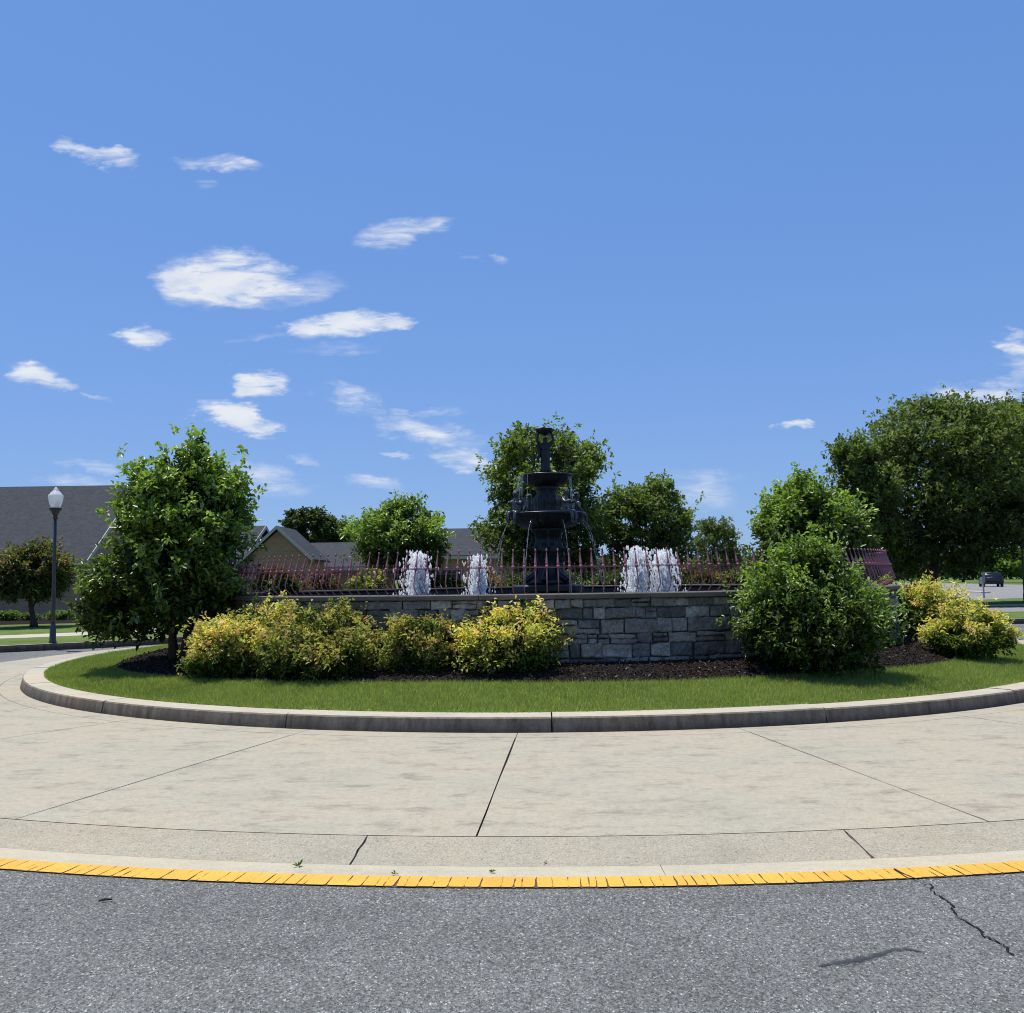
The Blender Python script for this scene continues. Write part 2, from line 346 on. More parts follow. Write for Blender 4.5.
def leaves(P, D, Ln, Wd, C, droop=.15):
    """six-vertex folded leaves at P along D"""
    n = len(P); D = nrm(D)
    up = nrm(NR.normal(size=(n, 3)) * .42 + np.array([0, -.12, 1.])); S = nrm(np.cross(D, up)); Nn = np.cross(S, D)
    Ln = Ln[:, None]; Wd = Wd[:, None]
    fold = .12 * Ln; dr = np.zeros((n, 3)); dr[:, 2] = -1; dr = dr * Ln * droop
    b = P; tip = P + D * Ln + dr
    l1 = P + D * Ln * .32 + S * Wd * .42 + Nn * fold; l2 = P + D * Ln * .72 + S * Wd * .36 + Nn * fold + dr * .5
    r1 = P + D * Ln * .32 - S * Wd * .42 + Nn * fold; r2 = P + D * Ln * .72 - S * Wd * .36 + Nn * fold + dr * .5
    Vv = np.stack([b, l1, l2, tip, r2, r1], 1).reshape(-1, 3)
    base = np.arange(n)[:, None] * 6
    Fq = np.concatenate([base + np.array([[0, 3, 2, 1]]), base + np.array([[0, 5, 4, 3]])], 0)
    return Vv, Fq, np.repeat(C, 6, axis=0)
def lump(P, f, seed):
    o = Vector((seed * 13.7, seed * 5.1, seed * 9.3))
    return np.array([mn.noise(Vector(p) * f + o) for p in P])

def crown(name, outline, D, ns, k, ll, lw, pal, m, parent, seed=0, base=(0,0,0), depth=1.0, lumpf=1.2, lumpa=.22, gap=-.32, up=.35, rag=.12, tipcol=None, spread=.14, clump=.17):
    """outline: (y, x_left, x_right) rows of the crown in the photograph at distance D, made a full round volume there"""
    rows = []; mw = max(b - a for _, a, b in outline) / F * D / 2; mg = ll * .35 + spread * .45 + mw * (lumpa * .28 + clump * .42)
    for y, xl, xr in outline:
        a = atd(xl, y, D); b = atd(xr, y, D); rows.append((a.z, (a.x + b.x) / 2, max(abs(b.x - a.x) / 2 - mg, .03)))
    rows.sort(); rows[-1] = (rows[-1][0] - mg,) + rows[-1][1:]; rows[0] = (rows[0][0] + mg * .6,) + rows[0][1:]; rows.sort(); Zr = np.array([r[0] for r in rows]); Cx = np.array([r[1] for r in rows]); Rr = np.array([r[2] for r in rows])
    H = Zr[-1] - Zr[0]; rmax = Rr.max()
    # sample heights in proportion to girth, plus the closed ends
    zz = np.linspace(Zr[0], Zr[-1], 60); wgt = np.interp(zz, Zr, Rr) + .05 * rmax; wgt /= wgt.sum()
    z = NR.choice(zz, ns, p=wgt) + NR.uniform(-.5, .5, ns) * H / 60
    th = NR.uniform(0, 2 * PI, ns)
    fr = 1 - np.abs(NR.normal(size=ns)) * .30; fr = np.clip(fr, .12, 1)
    r = np.interp(z, Zr, Rr) * fr
    P = np.stack([np.interp(z, Zr, Cx) + r * np.cos(th), D + r * np.sin(th) * depth, z], 1)
    cc = np.array([np.interp(Zr.mean(), Zr, Cx), D, Zr[0] + H * .42])
    nc = max(ns // 9, 1); idx = NR.integers(0, nc, ns); rc = clump * rmax
    jit_ = NR.normal(size=(ns, 3)) * np.array([.62, .62, .42]) * rc; P = P[idx] + jit_; z = z[idx]; fr = np.clip(fr[idx] + (jit_[:, 2] / rmax) * .6, .1, 1.08)
    l1 = lump(P, lumpf, seed); l2 = lump(P, lumpf * 2.7, seed + 3)
    O = P - np.stack([np.interp(z, Zr, Cx), np.full(ns, D), np.clip(z, Zr[0], cc[2] + .0 * z)], 1)
    On = nrm(O)
    keep = (l1 + .5 * l2 > gap) | (fr < .5)
    P = P + On * (l1 * lumpa * rmax + l2 * lumpa * .45 * rmax)[:, None] * fr[:, None]
    longs = NR.random(ns) < rag; P = P + On * (longs * NR.uniform(.06, .30, ns) * min(rmax, 1.7) * fr)[:, None]
    zmin = base[2] - .06 if base[2] else Zr[0] - .3
    keep &= P[:, 2] > zmin
    P = P[keep]; On = On[keep]; fr = fr[keep]; l1 = l1[keep]; n = len(P)
    sdv = nrm(On * .7 + np.array([0, 0, up]) + NR.normal(size=(n, 3)) * .35)
    SH = np.repeat(P, k, 0); SDV = np.repeat(sdv, k, 0); FR = np.repeat(fr, k); LM = np.repeat(l1, k); nn = n * k
    off = NR.uniform(-.6, .6, nn)[:, None] * SDV * spread + NR.normal(size=(nn, 3)) * spread * .35
    LD = nrm(SDV * .55 + NR.normal(size=(nn, 3)) * .62)
    pal = np.array(pal); ci = NR.integers(0, len(pal), n); C = np.repeat(pal[ci], k, 0) * NR.uniform(.75, 1.25, (nn, 1))
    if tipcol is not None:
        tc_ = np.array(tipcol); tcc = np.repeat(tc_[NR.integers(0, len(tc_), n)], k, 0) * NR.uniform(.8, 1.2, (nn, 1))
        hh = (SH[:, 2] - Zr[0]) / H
        wt = np.clip((FR - .66) * 5, 0, 1) * np.clip(hh * 3.2 - 1.0 + LM * 1.2 + NR.normal(size=nn) * .25, 0, 1)  # paints sun on outer upper leaves, beside the golden shrubs' real new growth
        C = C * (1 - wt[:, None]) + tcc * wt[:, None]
    lnn = NR.uniform(.7, 1.25, nn) * ll
    Vv, Fq, Cc = leaves(SH + off, LD, lnn, lnn * lw, C)
    Vv = Vv - np.array(base)
    me = npmesh(name, Vv, Fq, Cc)
    o = link(name, me, m, parent)
    return o, rows

def limbs(mb, root, rows, D, n, r0, seed, base, top=.8, depth=1.0, stems=1):
    rr = random.Random(seed); b = Vector(base); zt = rows[-1][0]; z0 = root.z
    def W(p): return Vector(p) - b
    zz = [r[0] for r in rows]; cx = [r[1] for r in rows]; rd = [r[2] for r in rows]
    for s in range(stems):
        tx = float(np.interp(z0 + (zt - z0) * top, zz, cx)) + rr.uniform(-.1, .1); sx = (s - (stems - 1) / 2) * r0 * 2.2
        pts = []; rad = []
        for i in range(9):
            t = i / 8; z = z0 + (zt - z0) * top * t
            pts.append(W((root.x + sx + (tx - root.x + sx * 3) * t + rr.uniform(-.5, .5) * r0 * (t > 0), root.y + rr.uniform(-.5, .5) * r0 * (t > 0), z)))
            rad.append(r0 * (1.35 if i == 0 else 1) * (1 - .82 * t))
        mb.tube(pts, rad, 9)
        for j in range(n):
            t = rr.uniform(.25, .95); i = t * 8; i0 = min(int(i), 7); p = pts[i0].lerp(pts[i0 + 1], i - i0)
            z = p.z + b.z + rr.uniform(.15, .28) * (zt - z0); a = rr.uniform(0, 2 * PI); rq = float(np.interp(z, zz, rd)) * .8
            q = W((float(np.interp(z, zz, cx)) + math.cos(a) * rq, D + math.sin(a) * rq * depth, z))
            mid = p.lerp(q, .5) + Vector((rr.uniform(-.1, .1), rr.uniform(-.1, .1), .12)) * rq * .6
            r_ = r0 * (1 - .8 * t) * .55; mb.tube([p, mid, q], [r_, r_ * .6, r_ * .2], 6)

def tree(name, label, cat, outline, D, rootpx, ns, k, ll, lw, pal, m, r0, group=None, zroot=0.0, seed=1, nl=14, top=.8, stems=1, **kw):
    ctr = gnd(rootpx, 700, 0); X = (ray(rootpx, 620)).x / (ray(rootpx, 620)).y * D
    base = Vector((X, D, zroot)); e = empty(name, base, label, cat, group)
    o, rows = crown('crown' if r0 > .03 else 'foliage', outline, D, ns, k, ll, lw, pal, m, e, seed=seed, base=tuple(base), **kw)
    mb = MB(); limbs(mb, base, rows, D, nl, r0, seed, base, top, kw.get('depth', 1.0), stems); mb.build('trunk' if r0 > .03 else 'stems', MA['bark'], e, smooth=True)
    return e

# ------------------------------------------------------------------ geometry of the roundabout
CX, CY = 0.72, 20.26                     # centre of the island
RK, RA = 9.90, 14.04                   # kerb face, inner edge of the mountable kerb
def pol(r, a, z=0): return Vector((CX + r * math.sin(a), CY - r * math.cos(a), z))   # a = 0 faces the camera, positive to the right
def ra_out(a):
    a = (a + PI) % (2 * PI) - PI
    #                         # the apron narrows away from the camera
    t = min(max((abs(a) - .75) / .7, 0), 1); t = t * t * (3 - 2 * t)
    return RA - 2.1 * t
def angof(px, py, z=0):
    g = gnd(px, py, z); return math.atan2(g.x - CX, CY - g.y)
BED_A = math.atan2(-7.2, 4.9)
def bed_r(a):
    a = (a + PI) % (2 * PI) - PI
    return 7.80 + .75 * math.exp(-((a - BED_A) / .42) ** 2) + .3 * math.exp(-((a - .85) / .5) ** 2) + .05 * math.sin(a * 9)
def zg(r, a=0):
    b = bed_r(a)
    if r >= b: return .165 + (.30 - .165) * min(max((9.50 - r) / (9.50 - 7.80), 0), 1)
    zb = .165 + .135 * min(max((9.50 - b) / 1.70, 0), 1)
    t = min((b - r) / max(b - 6.92, .1), 1); return zb + (.47 - zb) * math.sin(t * PI / 2)
def ringmesh(name, fr0, fr1, fz, n=240, m=8, mt=None, kind='structure', a0=-PI, a1=PI, skip=None):
    mb = MB()
    for i in range(n):
        aa, ab = a0 + (a1 - a0) * i / n, a0 + (a1 - a0) * (i + 1) / n
        for j in range(m):
            q = []
            for a, t in ((aa, j/m), (ab, j/m), (ab, (j+1)/m), (aa, (j+1)/m)):
                r = fr0(a) + (fr1(a) - fr0(a)) * t; q.append(pol(r, a, fz(r, a)))
            mb.add(q, [(0, 1, 2, 3)])
    me = bpy.data.meshes.new(name); bm = bmesh.new()
    vs = [bm.verts.new(v) for v in mb.v]
    for f in mb.f: bm.faces.new([vs[i] for i in f])
    bmesh.ops.remove_doubles(bm, verts=bm.verts, dist=1e-4); bmesh.ops.recalc_face_normals(bm, faces=bm.faces)
    if sum(f.normal.z for f in bm.faces) < 0: bmesh.ops.reverse_faces(bm, faces=bm.faces)
    bm.to_mesh(me); bm.free(); o = link(name, me, mt, smooth=True); return tag(o, kind=kind)

ZR = -0.075    # road level below the apron
# ground sheet to the horizon, road sheet
g = MB(); g.add([(-3000,-1500,-.14),(3000,-1500,-.14),(3000,4000,-.14),(-3000,4000,-.14)], [(0,1,2,3)]); tag(g.build('ground', MA['lawnfar']), kind='structure')
g = MB(); g.add([(-70,-25,ZR),(75,-25,ZR),(75,46,ZR),(-70,46,ZR)], [(0,1,2,3)]); tag(g.build('road', MA['asphalt']), kind='structure')

def radial_breaks(pxs, lo, hi):
    return sorted(pxs)
# apron slabs with open radial joints over a dirt bed
jl = [angof(22, 817), angof(477, 834), angof(990, 822)]
step = (jl[2] - jl[0]) / 2
JA = [jl[0] - step * 2, angof(40, 733), jl[0], jl[1], jl[2], angof(1004, 722), jl[2] + step * 2]
a = JA[-1]
while a + step * 1.1 < JA[0] + 2 * PI - step * .5: a += step * 1.05; JA.append(a)
ringmesh('joint_bed', lambda a: RK - .2, lambda a: ra_out(a) - .01, lambda r, a: -.016, n=160, m=2, mt=MA['joint'])
def slab_ring(name, JA, fr0, fr1, fz0, fz1, gap, mt, m=1, jit=.0):
    mb = MB(); JJ = list(JA) + [JA[0] + 2 * PI]
    for s in range(len(JA)):
        a0, a1 = JJ[s], JJ[s + 1]; n = max(6, int((a1 - a0) / .025))
        for i in range(n):
            q0 = a0 + (a1 - a0) * i / n; q1 = a0 + (a1 - a0) * (i + 1) / n
            for j in range(m):
                q = []
                for (qa, t) in ((q0, j/m), (q1, j/m), (q1, (j+1)/m), (q0, (j+1)/m)):
                    r = fr0(qa) + (fr1(qa) - fr0(qa)) * t; ad = qa
                    if qa == a0 or (i == 0 and qa == q0): ad = a0 + gap / r * (1 + jit * math.sin(r * 37 + s))
                    elif i == n - 1 and qa == q1: ad = a1 - gap / r * (1 + jit * math.sin(r * 41 + s))
                    q.append(pol(r, ad, fz0 + (fz1 - fz0) * t))
                mb.add(q, [(0, 1, 2, 3)])
        # slab edge faces at the joints
        for e in (a0, a1):
            sgn = 1 if e == a0 else -1
            v = []
            for t in (0, 1):
                r = fr0(e) + (fr1(e) - fr0(e)) * t; ad = e + sgn * gap / r
                z = fz0 + (fz1 - fz0) * t; v += [pol(r, ad, z), pol(r, ad, z - .03)]
            mb.add([v[0], v[1], v[3], v[2]], [(0, 1, 2, 3)])
    me = bpy.data.meshes.new(name); bm = bmesh.new(); vs = [bm.verts.new(v) for v in mb.v]
    for f in mb.f:
        try: bm.faces.new([vs[i] for i in f])
        except ValueError: pass
    bmesh.ops.remove_doubles(bm, verts=bm.verts, dist=1e-4)
    for f in bm.faces:
        if f.normal.z < -.1: f.normal_flip()
    bm.to_mesh(me); bm.free(); o = link(name, me, mt); return tag(o, kind='structure')
slab_ring('apron_pavement', JA, lambda a: RK + .33, lambda a: ra_out(a) - .013, 0, 0, .007, MA['concrete'], m=6, jit=.5)
slab_ring('gutter', JA, lambda a: RK - .05, lambda a: RK + .322, 0, 0, .004, MA['concrete'], m=1)
KJ = [angof(348, 855), angof(878, 850)]; ks = KJ[1] - KJ[0]
KA = [KJ[0]]
while KA[-1] + ks * 2.1 < KJ[0] + 2 * PI: KA.append(KA[-1] + ks)
def dq(a): return ra_out(a)
slab_ring('mountable_kerb', KA, lambda a: dq(a), lambda a: dq(a) + .40, .0, ZR + .008, .007, MA['kerbcon'], m=4, jit=.8)
slab_ring('road_gutter', [k + .13 for k in KA], lambda a: dq(a) + .402, lambda a: dq(a) + .60, ZR + .008, ZR + .004, .002, MA['gutter'], m=1)
ringmesh('paint_bed', lambda a: dq(a) + .595, lambda a: dq(a) + .785, lambda r, a: ZR + .0045, n=100, m=1, mt=MA['yellowunder'], a0=-.95, a1=.955)
# the yellow line, crazed across into blocks
mb = MB(); a = -.95; zy = ZR + .009
while a < .95:
    wd = R.choice((.05, .065, .08, .09, .11)) * R.uniform(.8, 1.2) / 15; g_ = R.choice((.0015, .002, .0022, .003)) / 15
    a1 = a + wd; sk = R.gauss(0, .0025) / 15 * 2; r0, r1 = dq(a) + .60 + R.uniform(0, .003), dq(a) + .785 + R.uniform(-.006, .002)
    if abs(a) < 1.6 or True:
        nseg = 3; pl = []; pr = []
        for i in range(nseg + 1):
            r = r0 + (r1 - r0) * i / nseg; wv = R.gauss(0, .003) / 15
            pl.append(pol(r, a + g_ + sk * i / nseg + wv, zy)); pr.append(pol(r, a1 - g_ + sk * i / nseg + wv * .5, zy))
        c0 = pl[-1].lerp(pr[-1], .12); c1 = pl[-1].lerp(pr[-1], .88); o_ = (pl[-1] - pl[-2]).normalized() * .008
        vs = pl[:-1] + [pl[-1] - o_, c0, c1, pr[-1] - o_] + pr[:-1][::-1]
        mb.add(vs, [tuple(range(len(vs)))])
    a = a1
o = mb.build('yellow_line', MA['yellow']); tag(o, kind='structure')
for p in o.data.polygons:
    if p.normal.z < 0: p.flip()

# island kerb with joints
def kerb_profile():
    return [(RK - .36, .10), (RK - .36, .165), (RK - .06, .168), (RK - .028, .160), (RK - .012, .145), (RK + .004, .06), (RK + .02, -.012)]
kj = [angof(287, 728), angof(552, 733), angof(837, 724)]
kst = (kj[2] - kj[0]) / 2; K0 = kj[0] - kst * 5; KK = [kj[0] - kst * q for q in (5, 4, 3, 2, 1)] + [kj[0], kj[1]]; a = kj[1]
while a + kst * 1.4 < K0 + 2 * PI: a += kst; KK.append(a)
KK.append(K0 + 2 * PI)
mbt, mbf = MB(), MB(); pr = kerb_profile()
for s in range(len(KK) - 1):
    a0, a1 = KK[s] + .008 / RK, KK[s + 1] - .008 / RK; n = 14
    hz = R.uniform(-.004, .004); hr = R.uniform(-.006, .006)
    for i in range(n):
        q0 = a0 + (a1 - a0) * i / n; q1 = a0 + (a1 - a0) * (i + 1) / n
        for j in range(len(pr) - 1):
            q = [pol(pr[j][0] + hr, q0, pr[j][1] + hz), pol(pr[j][0] + hr, q1, pr[j][1] + hz), pol(pr[j+1][0] + hr, q1, pr[j+1][1] + hz), pol(pr[j+1][0] + hr, q0, pr[j+1][1] + hz)]
            (mbt if j < 3 else mbf).add(q, [(0, 3, 2, 1)])
    for e in (a0, a1):
        mbf.add([pol(r + hr, e, z + hz) for r, z in pr] + [pol(RK - .36, e, -.02)], [tuple(range(len(pr) + 1))])
me = bpy.data.meshes.new('kerb'); me.from_pydata(mbt.v + mbf.v, [], mbt.f + [tuple(i + len(mbt.v) for i in f) for f in mbf.f])
o = link('kerb', me, MA['kerbtop']); me.materials.append(MA['kerbface_shaded'])
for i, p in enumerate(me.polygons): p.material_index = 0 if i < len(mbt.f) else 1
bm = bmesh.new(); bm.from_mesh(me); bmesh.ops.remove_doubles(bm, verts=bm.verts, dist=1e-4); bmesh.ops.recalc_face_normals(bm, faces=bm.faces); bm.to_mesh(me); bm.free()
tag(o, kind='structure')
ringmesh('kerb_joint_fill', lambda a: RK - .34, lambda a: RK - .03, lambda r, a: .13 if r < RK - .05 else .10, n=200, m=3, mt=MA['joint'])

# lawn ring soil, mulch bed
ringmesh('lawn', lambda a: bed_r(a) - .02, lambda a: RK - .35, zg, n=260, m=8, mt=MA['lawn'])
ringmesh('mulch_bed', lambda a: 6.5, lambda a: bed_r(a) + .03, lambda r, a: zg(min(r, bed_r(a) - .01), a) - (.02 if r > bed_r(a) else 0) + .004, n=260, m=8, mt=MA['mulch'])
# grass blades
def blades(name, n, a0, a1, rin, rout, h, wd, zf, cols):
    a = NR.uniform(a0, a1, n); ri = np.array([rin(x) for x in a]); t = NR.random(n); ro = np.array([rout(x) for x in a])
    r = np.sqrt(ri**2 + (ro**2 - ri**2) * t)
    P = np.stack([CX + r * np.sin(a), CY - r * np.cos(a), np.array([zf(x, y) for x, y in zip(r, a)])], 1)
    ln = lump(P, .9, 4) * .5 + lump(P, 5, 9) * .25 + NR.normal(size=n) * .25
    hh = h * NR.uniform(.45, 1.4, n) * (1 + .55 * ln)
    d = nrm(np.stack([NR.normal(size=n), NR.normal(size=n), np.full(n, 1.7)], 1)); s = nrm(np.stack([NR.normal(size=n), NR.normal(size=n), np.zeros(n)], 1)) * wd
    Vv = np.stack([P - s, P + s, P + d * hh[:, None]], 1).reshape(-1, 3); Fq = np.arange(3 * n).reshape(-1, 3)
    c0, c1, c2 = map(np.array, cols); k = np.clip(.5 + ln, 0, 1)[:, None]; C = c0 * (1 - k) + c1 * k
    dry = (NR.random(n) < .06)[:, None]; C = np.where(dry, c2, C) * NR.uniform(.7, 1.3, (n, 1))
    o = link(name, npmesh(name, Vv, Fq, np.repeat(C, 3, 0)), MA['blade']); return tag(o, kind='stuff')
o = blades('grass', 330000, -1.9, 1.9, lambda a: bed_r(a) - .03, lambda a: RK - .34, .055, .0035, lambda r, a: zg(r, a) - .004, [(.17,.215,.045), (.30,.35,.095), (.50,.45,.2)])
tag(o, 'short mown green grass ringing the planted roundabout island', 'grass')
# mulch chips
n = 26000; a = NR.uniform(-1.9, 1.9, n); rr = NR.uniform(6.9, 7.8, n); br = np.array([bed_r(x) for x in a]); rr = 6.92 + (rr - 6.9) / .9 * (br - 6.92)
P = np.stack([CX + rr * np.sin(a), CY - rr * np.cos(a), np.array([zg(x, y) for x, y in zip(rr, a)]) + .008], 1)
d = nrm(NR.normal(size=(n, 3)) * np.array([1, 1, .35])); C = np.array([[.030,.022,.018]]) * NR.uniform(.4, 2.2, (n, 1)); br_ = NR.random(n) < .05
C[br_] = np.array([.20,.16,.13]) * NR.uniform(.5, 1.3, (br_.sum(), 1))
ln = NR.uniform(.02, .06, n); Vv, Fq, Cc = leaves(P, d, ln, ln * .45, C, 0)
o = link('mulch_chips', npmesh('mulch_chips', Vv, Fq, Cc), MA['mulchchip']); tag(o, 'loose dark brown bark chips covering the planting bed', 'mulch', kind='stuff')

# ------------------------------------------------------------------ cracks, stain, litter, weeds on the road
def crack(name, pts, w0, z, seg=14, jit=.012):
    mb = MB(); P = []
    ox = oy = 0
    for i in range(len(pts) - 1):
        A, B = gnd(*pts[i], z), gnd(*pts[i + 1], z)
        for k in range(seg):
            ox = ox * .8 + R.gauss(0, jit); oy = oy * .8 + R.gauss(0, jit * .6); P.append(A.lerp(B, k / seg) + Vector((ox, oy, 0)))
    P.append(gnd(*pts[-1], z)); Lf = []; Rt = []
    for i, p in enumerate(P):
        d = (P[min(i+1, len(P)-1)] - P[max(i-1, 0)]).normalized(); n_ = Vector((-d.y, d.x, 0)); w_ = w0 * R.uniform(.35, 1.2) * (1 if 0 < i < len(P)-1 else .1)
        Lf.append(p + n_ * w_); Rt.append(p - n_ * w_)
    v = Lf + Rt; k = len(P); mb.add(v, [(i, i + k, i + k + 1, i + 1) for i in range(k - 1)])
    o = mb.build(name, MA['crack']); return tag(o, kind='structure')
crack('paint_crack', [(894,868),(906,874),(916,879),(926,883)], .004, ZR + .013, seg=6, jit=.003)
crack('road_crack', [(926,883),(948,903),(968,922),(990,937),(1014,955)], .0055, ZR + .006, jit=.008)
def stain_mat():
    m = bpy.data.materials.new('oil_stain'); m.use_nodes = True; t = m.node_tree; b = t.nodes['Principled BSDF']; out = t.nodes['Material Output']
    b.inputs['Base Color'].default_value = (.035,.035,.036,1); b.inputs['Roughness'].default_value = .6
    tp = t.nodes.new('ShaderNodeBsdfTransparent'); mx = t.nodes.new('ShaderNodeMixShader'); co = t.nodes.new('ShaderNodeTexCoord')
    n = t.nodes.new('ShaderNodeTexNoise'); n.inputs['Scale'].default_value = 25; n.inputs['Detail'].default_value = 6; t.links.new(co.outputs['Object'], n.inputs['Vector'])
    a = t.nodes.new('ShaderNodeAttribute'); a.attribute_name = 'Col'; q = t.nodes.new('ShaderNodeMath'); q.operation = 'MULTIPLY_ADD'; q.use_clamp = True
    t.links.new(n.outputs['Fac'], q.inputs[0]); q.inputs[1].default_value = 1.6; s = t.nodes.new('ShaderNodeMath'); s.operation = 'ADD'; s.inputs[1].default_value = -1.0
    t.links.new(a.outputs['Fac'], s.inputs[0]); t.links.new(s.outputs[0], q.inputs[2])
    t.links.new(q.outputs[0], mx.inputs[0]); t.links.new(tp.outputs[0], mx.inputs[1]); t.links.new(b.outputs[0], mx.inputs[2]); t.links.new(mx.outputs[0], out.inputs[0]); return m
mb = MB(); P = [gnd(x, y, ZR + .004) for x, y in ((818,966),(845,962),(870,957),(892,950),(908,949),(928,952))]; wd = [.01,.04,.035,.02,.022,.005]
for i, p in enumerate(P):
    for j, s in enumerate((-1, -.5, 0, .5, 1)): mb.add([p + Vector((0, s * wd[i] * 1.4, 0))], [], c=((1 - abs(s)) * 1.0,) * 3)
mb.f = [(i*5+j, i*5+j+1, (i+1)*5+j+1, (i+1)*5+j) for i in range(len(P)-1) for j in range(4)]
tag(mb.build('road_stain', stain_mat(), col=True), kind='structure')
p = gnd(105, 900, ZR + .012); mb = MB(); mb.tube([p + Vector((-.03,-.012,0)), p + Vector((0,.004,.003)), p + Vector((.035,.012,0))], [.005,.007,.004], 6)
o = mb.build('twig', MA['bark']); tag(o, 'short dark twig lying on the asphalt, left of centre', 'twig')
for (x, y, h, n_, lb) in ((298,866,.04,9,'leafy weed sprouting at the gutter, furthest left of the four weeds'), (395,874,.025,7,'low weed in the yellow line below the long cracked kerb joint'),
                       (492,872,.024,10,'spreading weed at the top edge of the yellow line near the middle of the picture'), (546,864,.02,6,'tiny weed alone in the kerb gutter right of the middle')):
    p = gnd(x, y, ZR + .01); Pn = np.array([[R.gauss(0, .003), R.gauss(0, .003), 0] for _ in range(n_)]); d = np.array([[R.gauss(0,1), R.gauss(0,.5), R.uniform(.2,1.4)] for _ in range(n_)])
    ln = NR.uniform(.7, 1.3, n_) * h; Vv, Fq, Cc = leaves(Pn, d, ln, ln * .3, np.array([[.10,.17,.03]]) * NR.uniform(.7, 1.3, (n_, 1)), .1)
    o = link('weed', npmesh('weed', Vv, Fq, Cc), MA['blade'], loc=p); tag(o, lb, 'weed', 'weeds growing along the kerb gutter')

# ------------------------------------------------------------------ the round stone wall
RW = 6.90; ZW = 1.435; ZB = .36
wall = empty('round_stone_wall', (CX, CY, ZB), 'low round grey stone wall around the fountain pool, capped with pale slabs', 'wall')
def cyl(r, a, z): return (r * math.sin(a), -r * math.cos(a), z - ZB)
mb = MB(); z = ZB; ztop = ZW - .078; spal = [(.25,.225,.195),(.19,.175,.155),(.30,.27,.235),(.26,.22,.18),(.15,.137,.125),(.38,.33,.28),(.22,.20,.18)]
def stone(a0, a1, z0, z1):
    g_ = .0065; n = max(2, int((a1 - a0) * RW / .07)); dr = R.uniform(.008, .06); q_ = R.uniform(.62, 1.15); c = tuple(x * q_ for x in R.choice(spal))
    j = lambda s=.013: R.uniform(-s, s)
    A0, A1 = a0 + g_ / RW + j() / RW, a1 - g_ / RW + j() / RW; zl0, zl1, zr0, zr1 = z0 + g_ + j(), z1 - g_ + j(), z0 + g_ + j(), z1 - g_ + j(); b_ = .016
    V_ = []; k = n + 1; wob = [[R.uniform(-.007, .007) for _ in range(k)] for _ in (0, 1)]
    for layer, (rr_, ins) in enumerate(((RW - .05, 0), (RW - .05 + dr, 0), (RW - .038 + dr, b_))):
        for row in (0, 1):
            for i in range(k):
                t = i / n; A = A0 + (ins / RW) + (A1 - A0 - 2 * ins / RW) * t
                zz = ((zl0 + (zr0 - zl0) * t) + ins) if row == 0 else ((zl1 + (zr1 - zl1) * t) - ins)
                zz += wob[row][i] * (1 if 0 < i < n else 2)
                V_.append(cyl(rr_ + (R.uniform(-.006, .006) if layer == 2 else 0), A, zz))
    Fs = []
    L_ = lambda l, row, i: l * 2 * k + row * k + i
    for i in range(n):
        Fs.append((L_(2,0,i), L_(2,0,i+1), L_(2,1,i+1), L_(2,1,i)))
        for l in (0, 1):
            Fs.append((L_(l,0,i), L_(l,0,i+1), L_(l+1,0,i+1), L_(l+1,0,i))); Fs.append((L_(l+1,1,i), L_(l+1,1,i+1), L_(l,1,i+1), L_(l,1,i)))
    for l in (0, 1):
        Fs.append((L_(l+1,0,0), L_(l+1,1,0), L_(l,1,0), L_(l,0,0))); Fs.append((L_(l,0,n), L_(l,1,n), L_(l+1,1,n), L_(l+1,0,n)))
    mb.add(V_, Fs, c)
hs_ = [.15, .17, .12, .18, .14, .11]; ssum = sum(hs_); hs_ = [h * (ztop - ZB) / ssum for h in hs_]
for h in hs_:
    a = -PI + R.uniform(0, .03)
    while a < PI - .01:
        wd = R.choice((.15,.20,.27,.34,.44)) * R.uniform(.85, 1.15) / RW
        if a + wd > PI - .02: wd = PI - a
        q = R.random()
        if q < .20: s = h * R.uniform(.38, .62); stone(a, a + wd, z, z + s); stone(a, a + wd, z + s, z + h)
        elif q < .26: s = h * .5; stone(a, a + wd * .5, z, z + h); stone(a + wd * .5, a + wd, z, z + s); stone(a + wd * .5, a + wd, z + s, z + h)
        else: stone(a, a + wd, z, z + h)
        a += wd
    z += h
mb.build('stonework', MA['stone'], wall, col=True)
mb = MB(); n = 180
def ringband(mb, prof, n=180):
    vs = [cyl(r, 2 * PI * i / n, z) for i in range(n) for (r, z) in prof]; k = len(prof)
    mb.add(vs, [(i*k+j, ((i+1)%n)*k+j, ((i+1)%n)*k+(j+1)%k, i*k+(j+1)%k) for i in range(n) for j in range(k)])
ringband(mb, [(RW - .045, ZB), (RW - .045, ztop), (RW - .25, ztop), (RW - .25, ZB)]); mb.build('mortar_core', MA['mortar'], wall)
mb = MB(); ringband(mb, [(RW - .252, ZB), (RW - .252, ztop), (RW - .36, ztop), (RW - .36, ZB)]); mb.build('inner_face', MA['poolwall'], wall)
mb = MB(); nc = 36
for i in range(nc):
    a0, a1 = 2 * PI * i / nc + .004 / RW, 2 * PI * (i + 1) / nc - .004 / RW; dz = R.uniform(-.003, .003); pf = [(RW + .04, ztop + .002), (RW + .055, ztop + .012), (RW + .055, ZW - .012), (RW + .04, ZW), (RW - .37, ZW), (RW - .38, ZW - .012), (RW - .38, ZW - .035), (RW - .20, ztop + .002)]
    k = len(pf); m_ = 5; vs = [cyl(r, a0 + (a1 - a0) * t / m_, z + dz) for t in range(m_ + 1) for (r, z) in pf]
    fs = [(t*k+j, (t+1)*k+j, (t+1)*k+(j+1)%k, t*k+(j+1)%k) for t in range(m_) for j in range(k)] + [tuple(range(k))[::-1], tuple(m_*k + j for j in range(k))]
    mb.add(vs, fs)
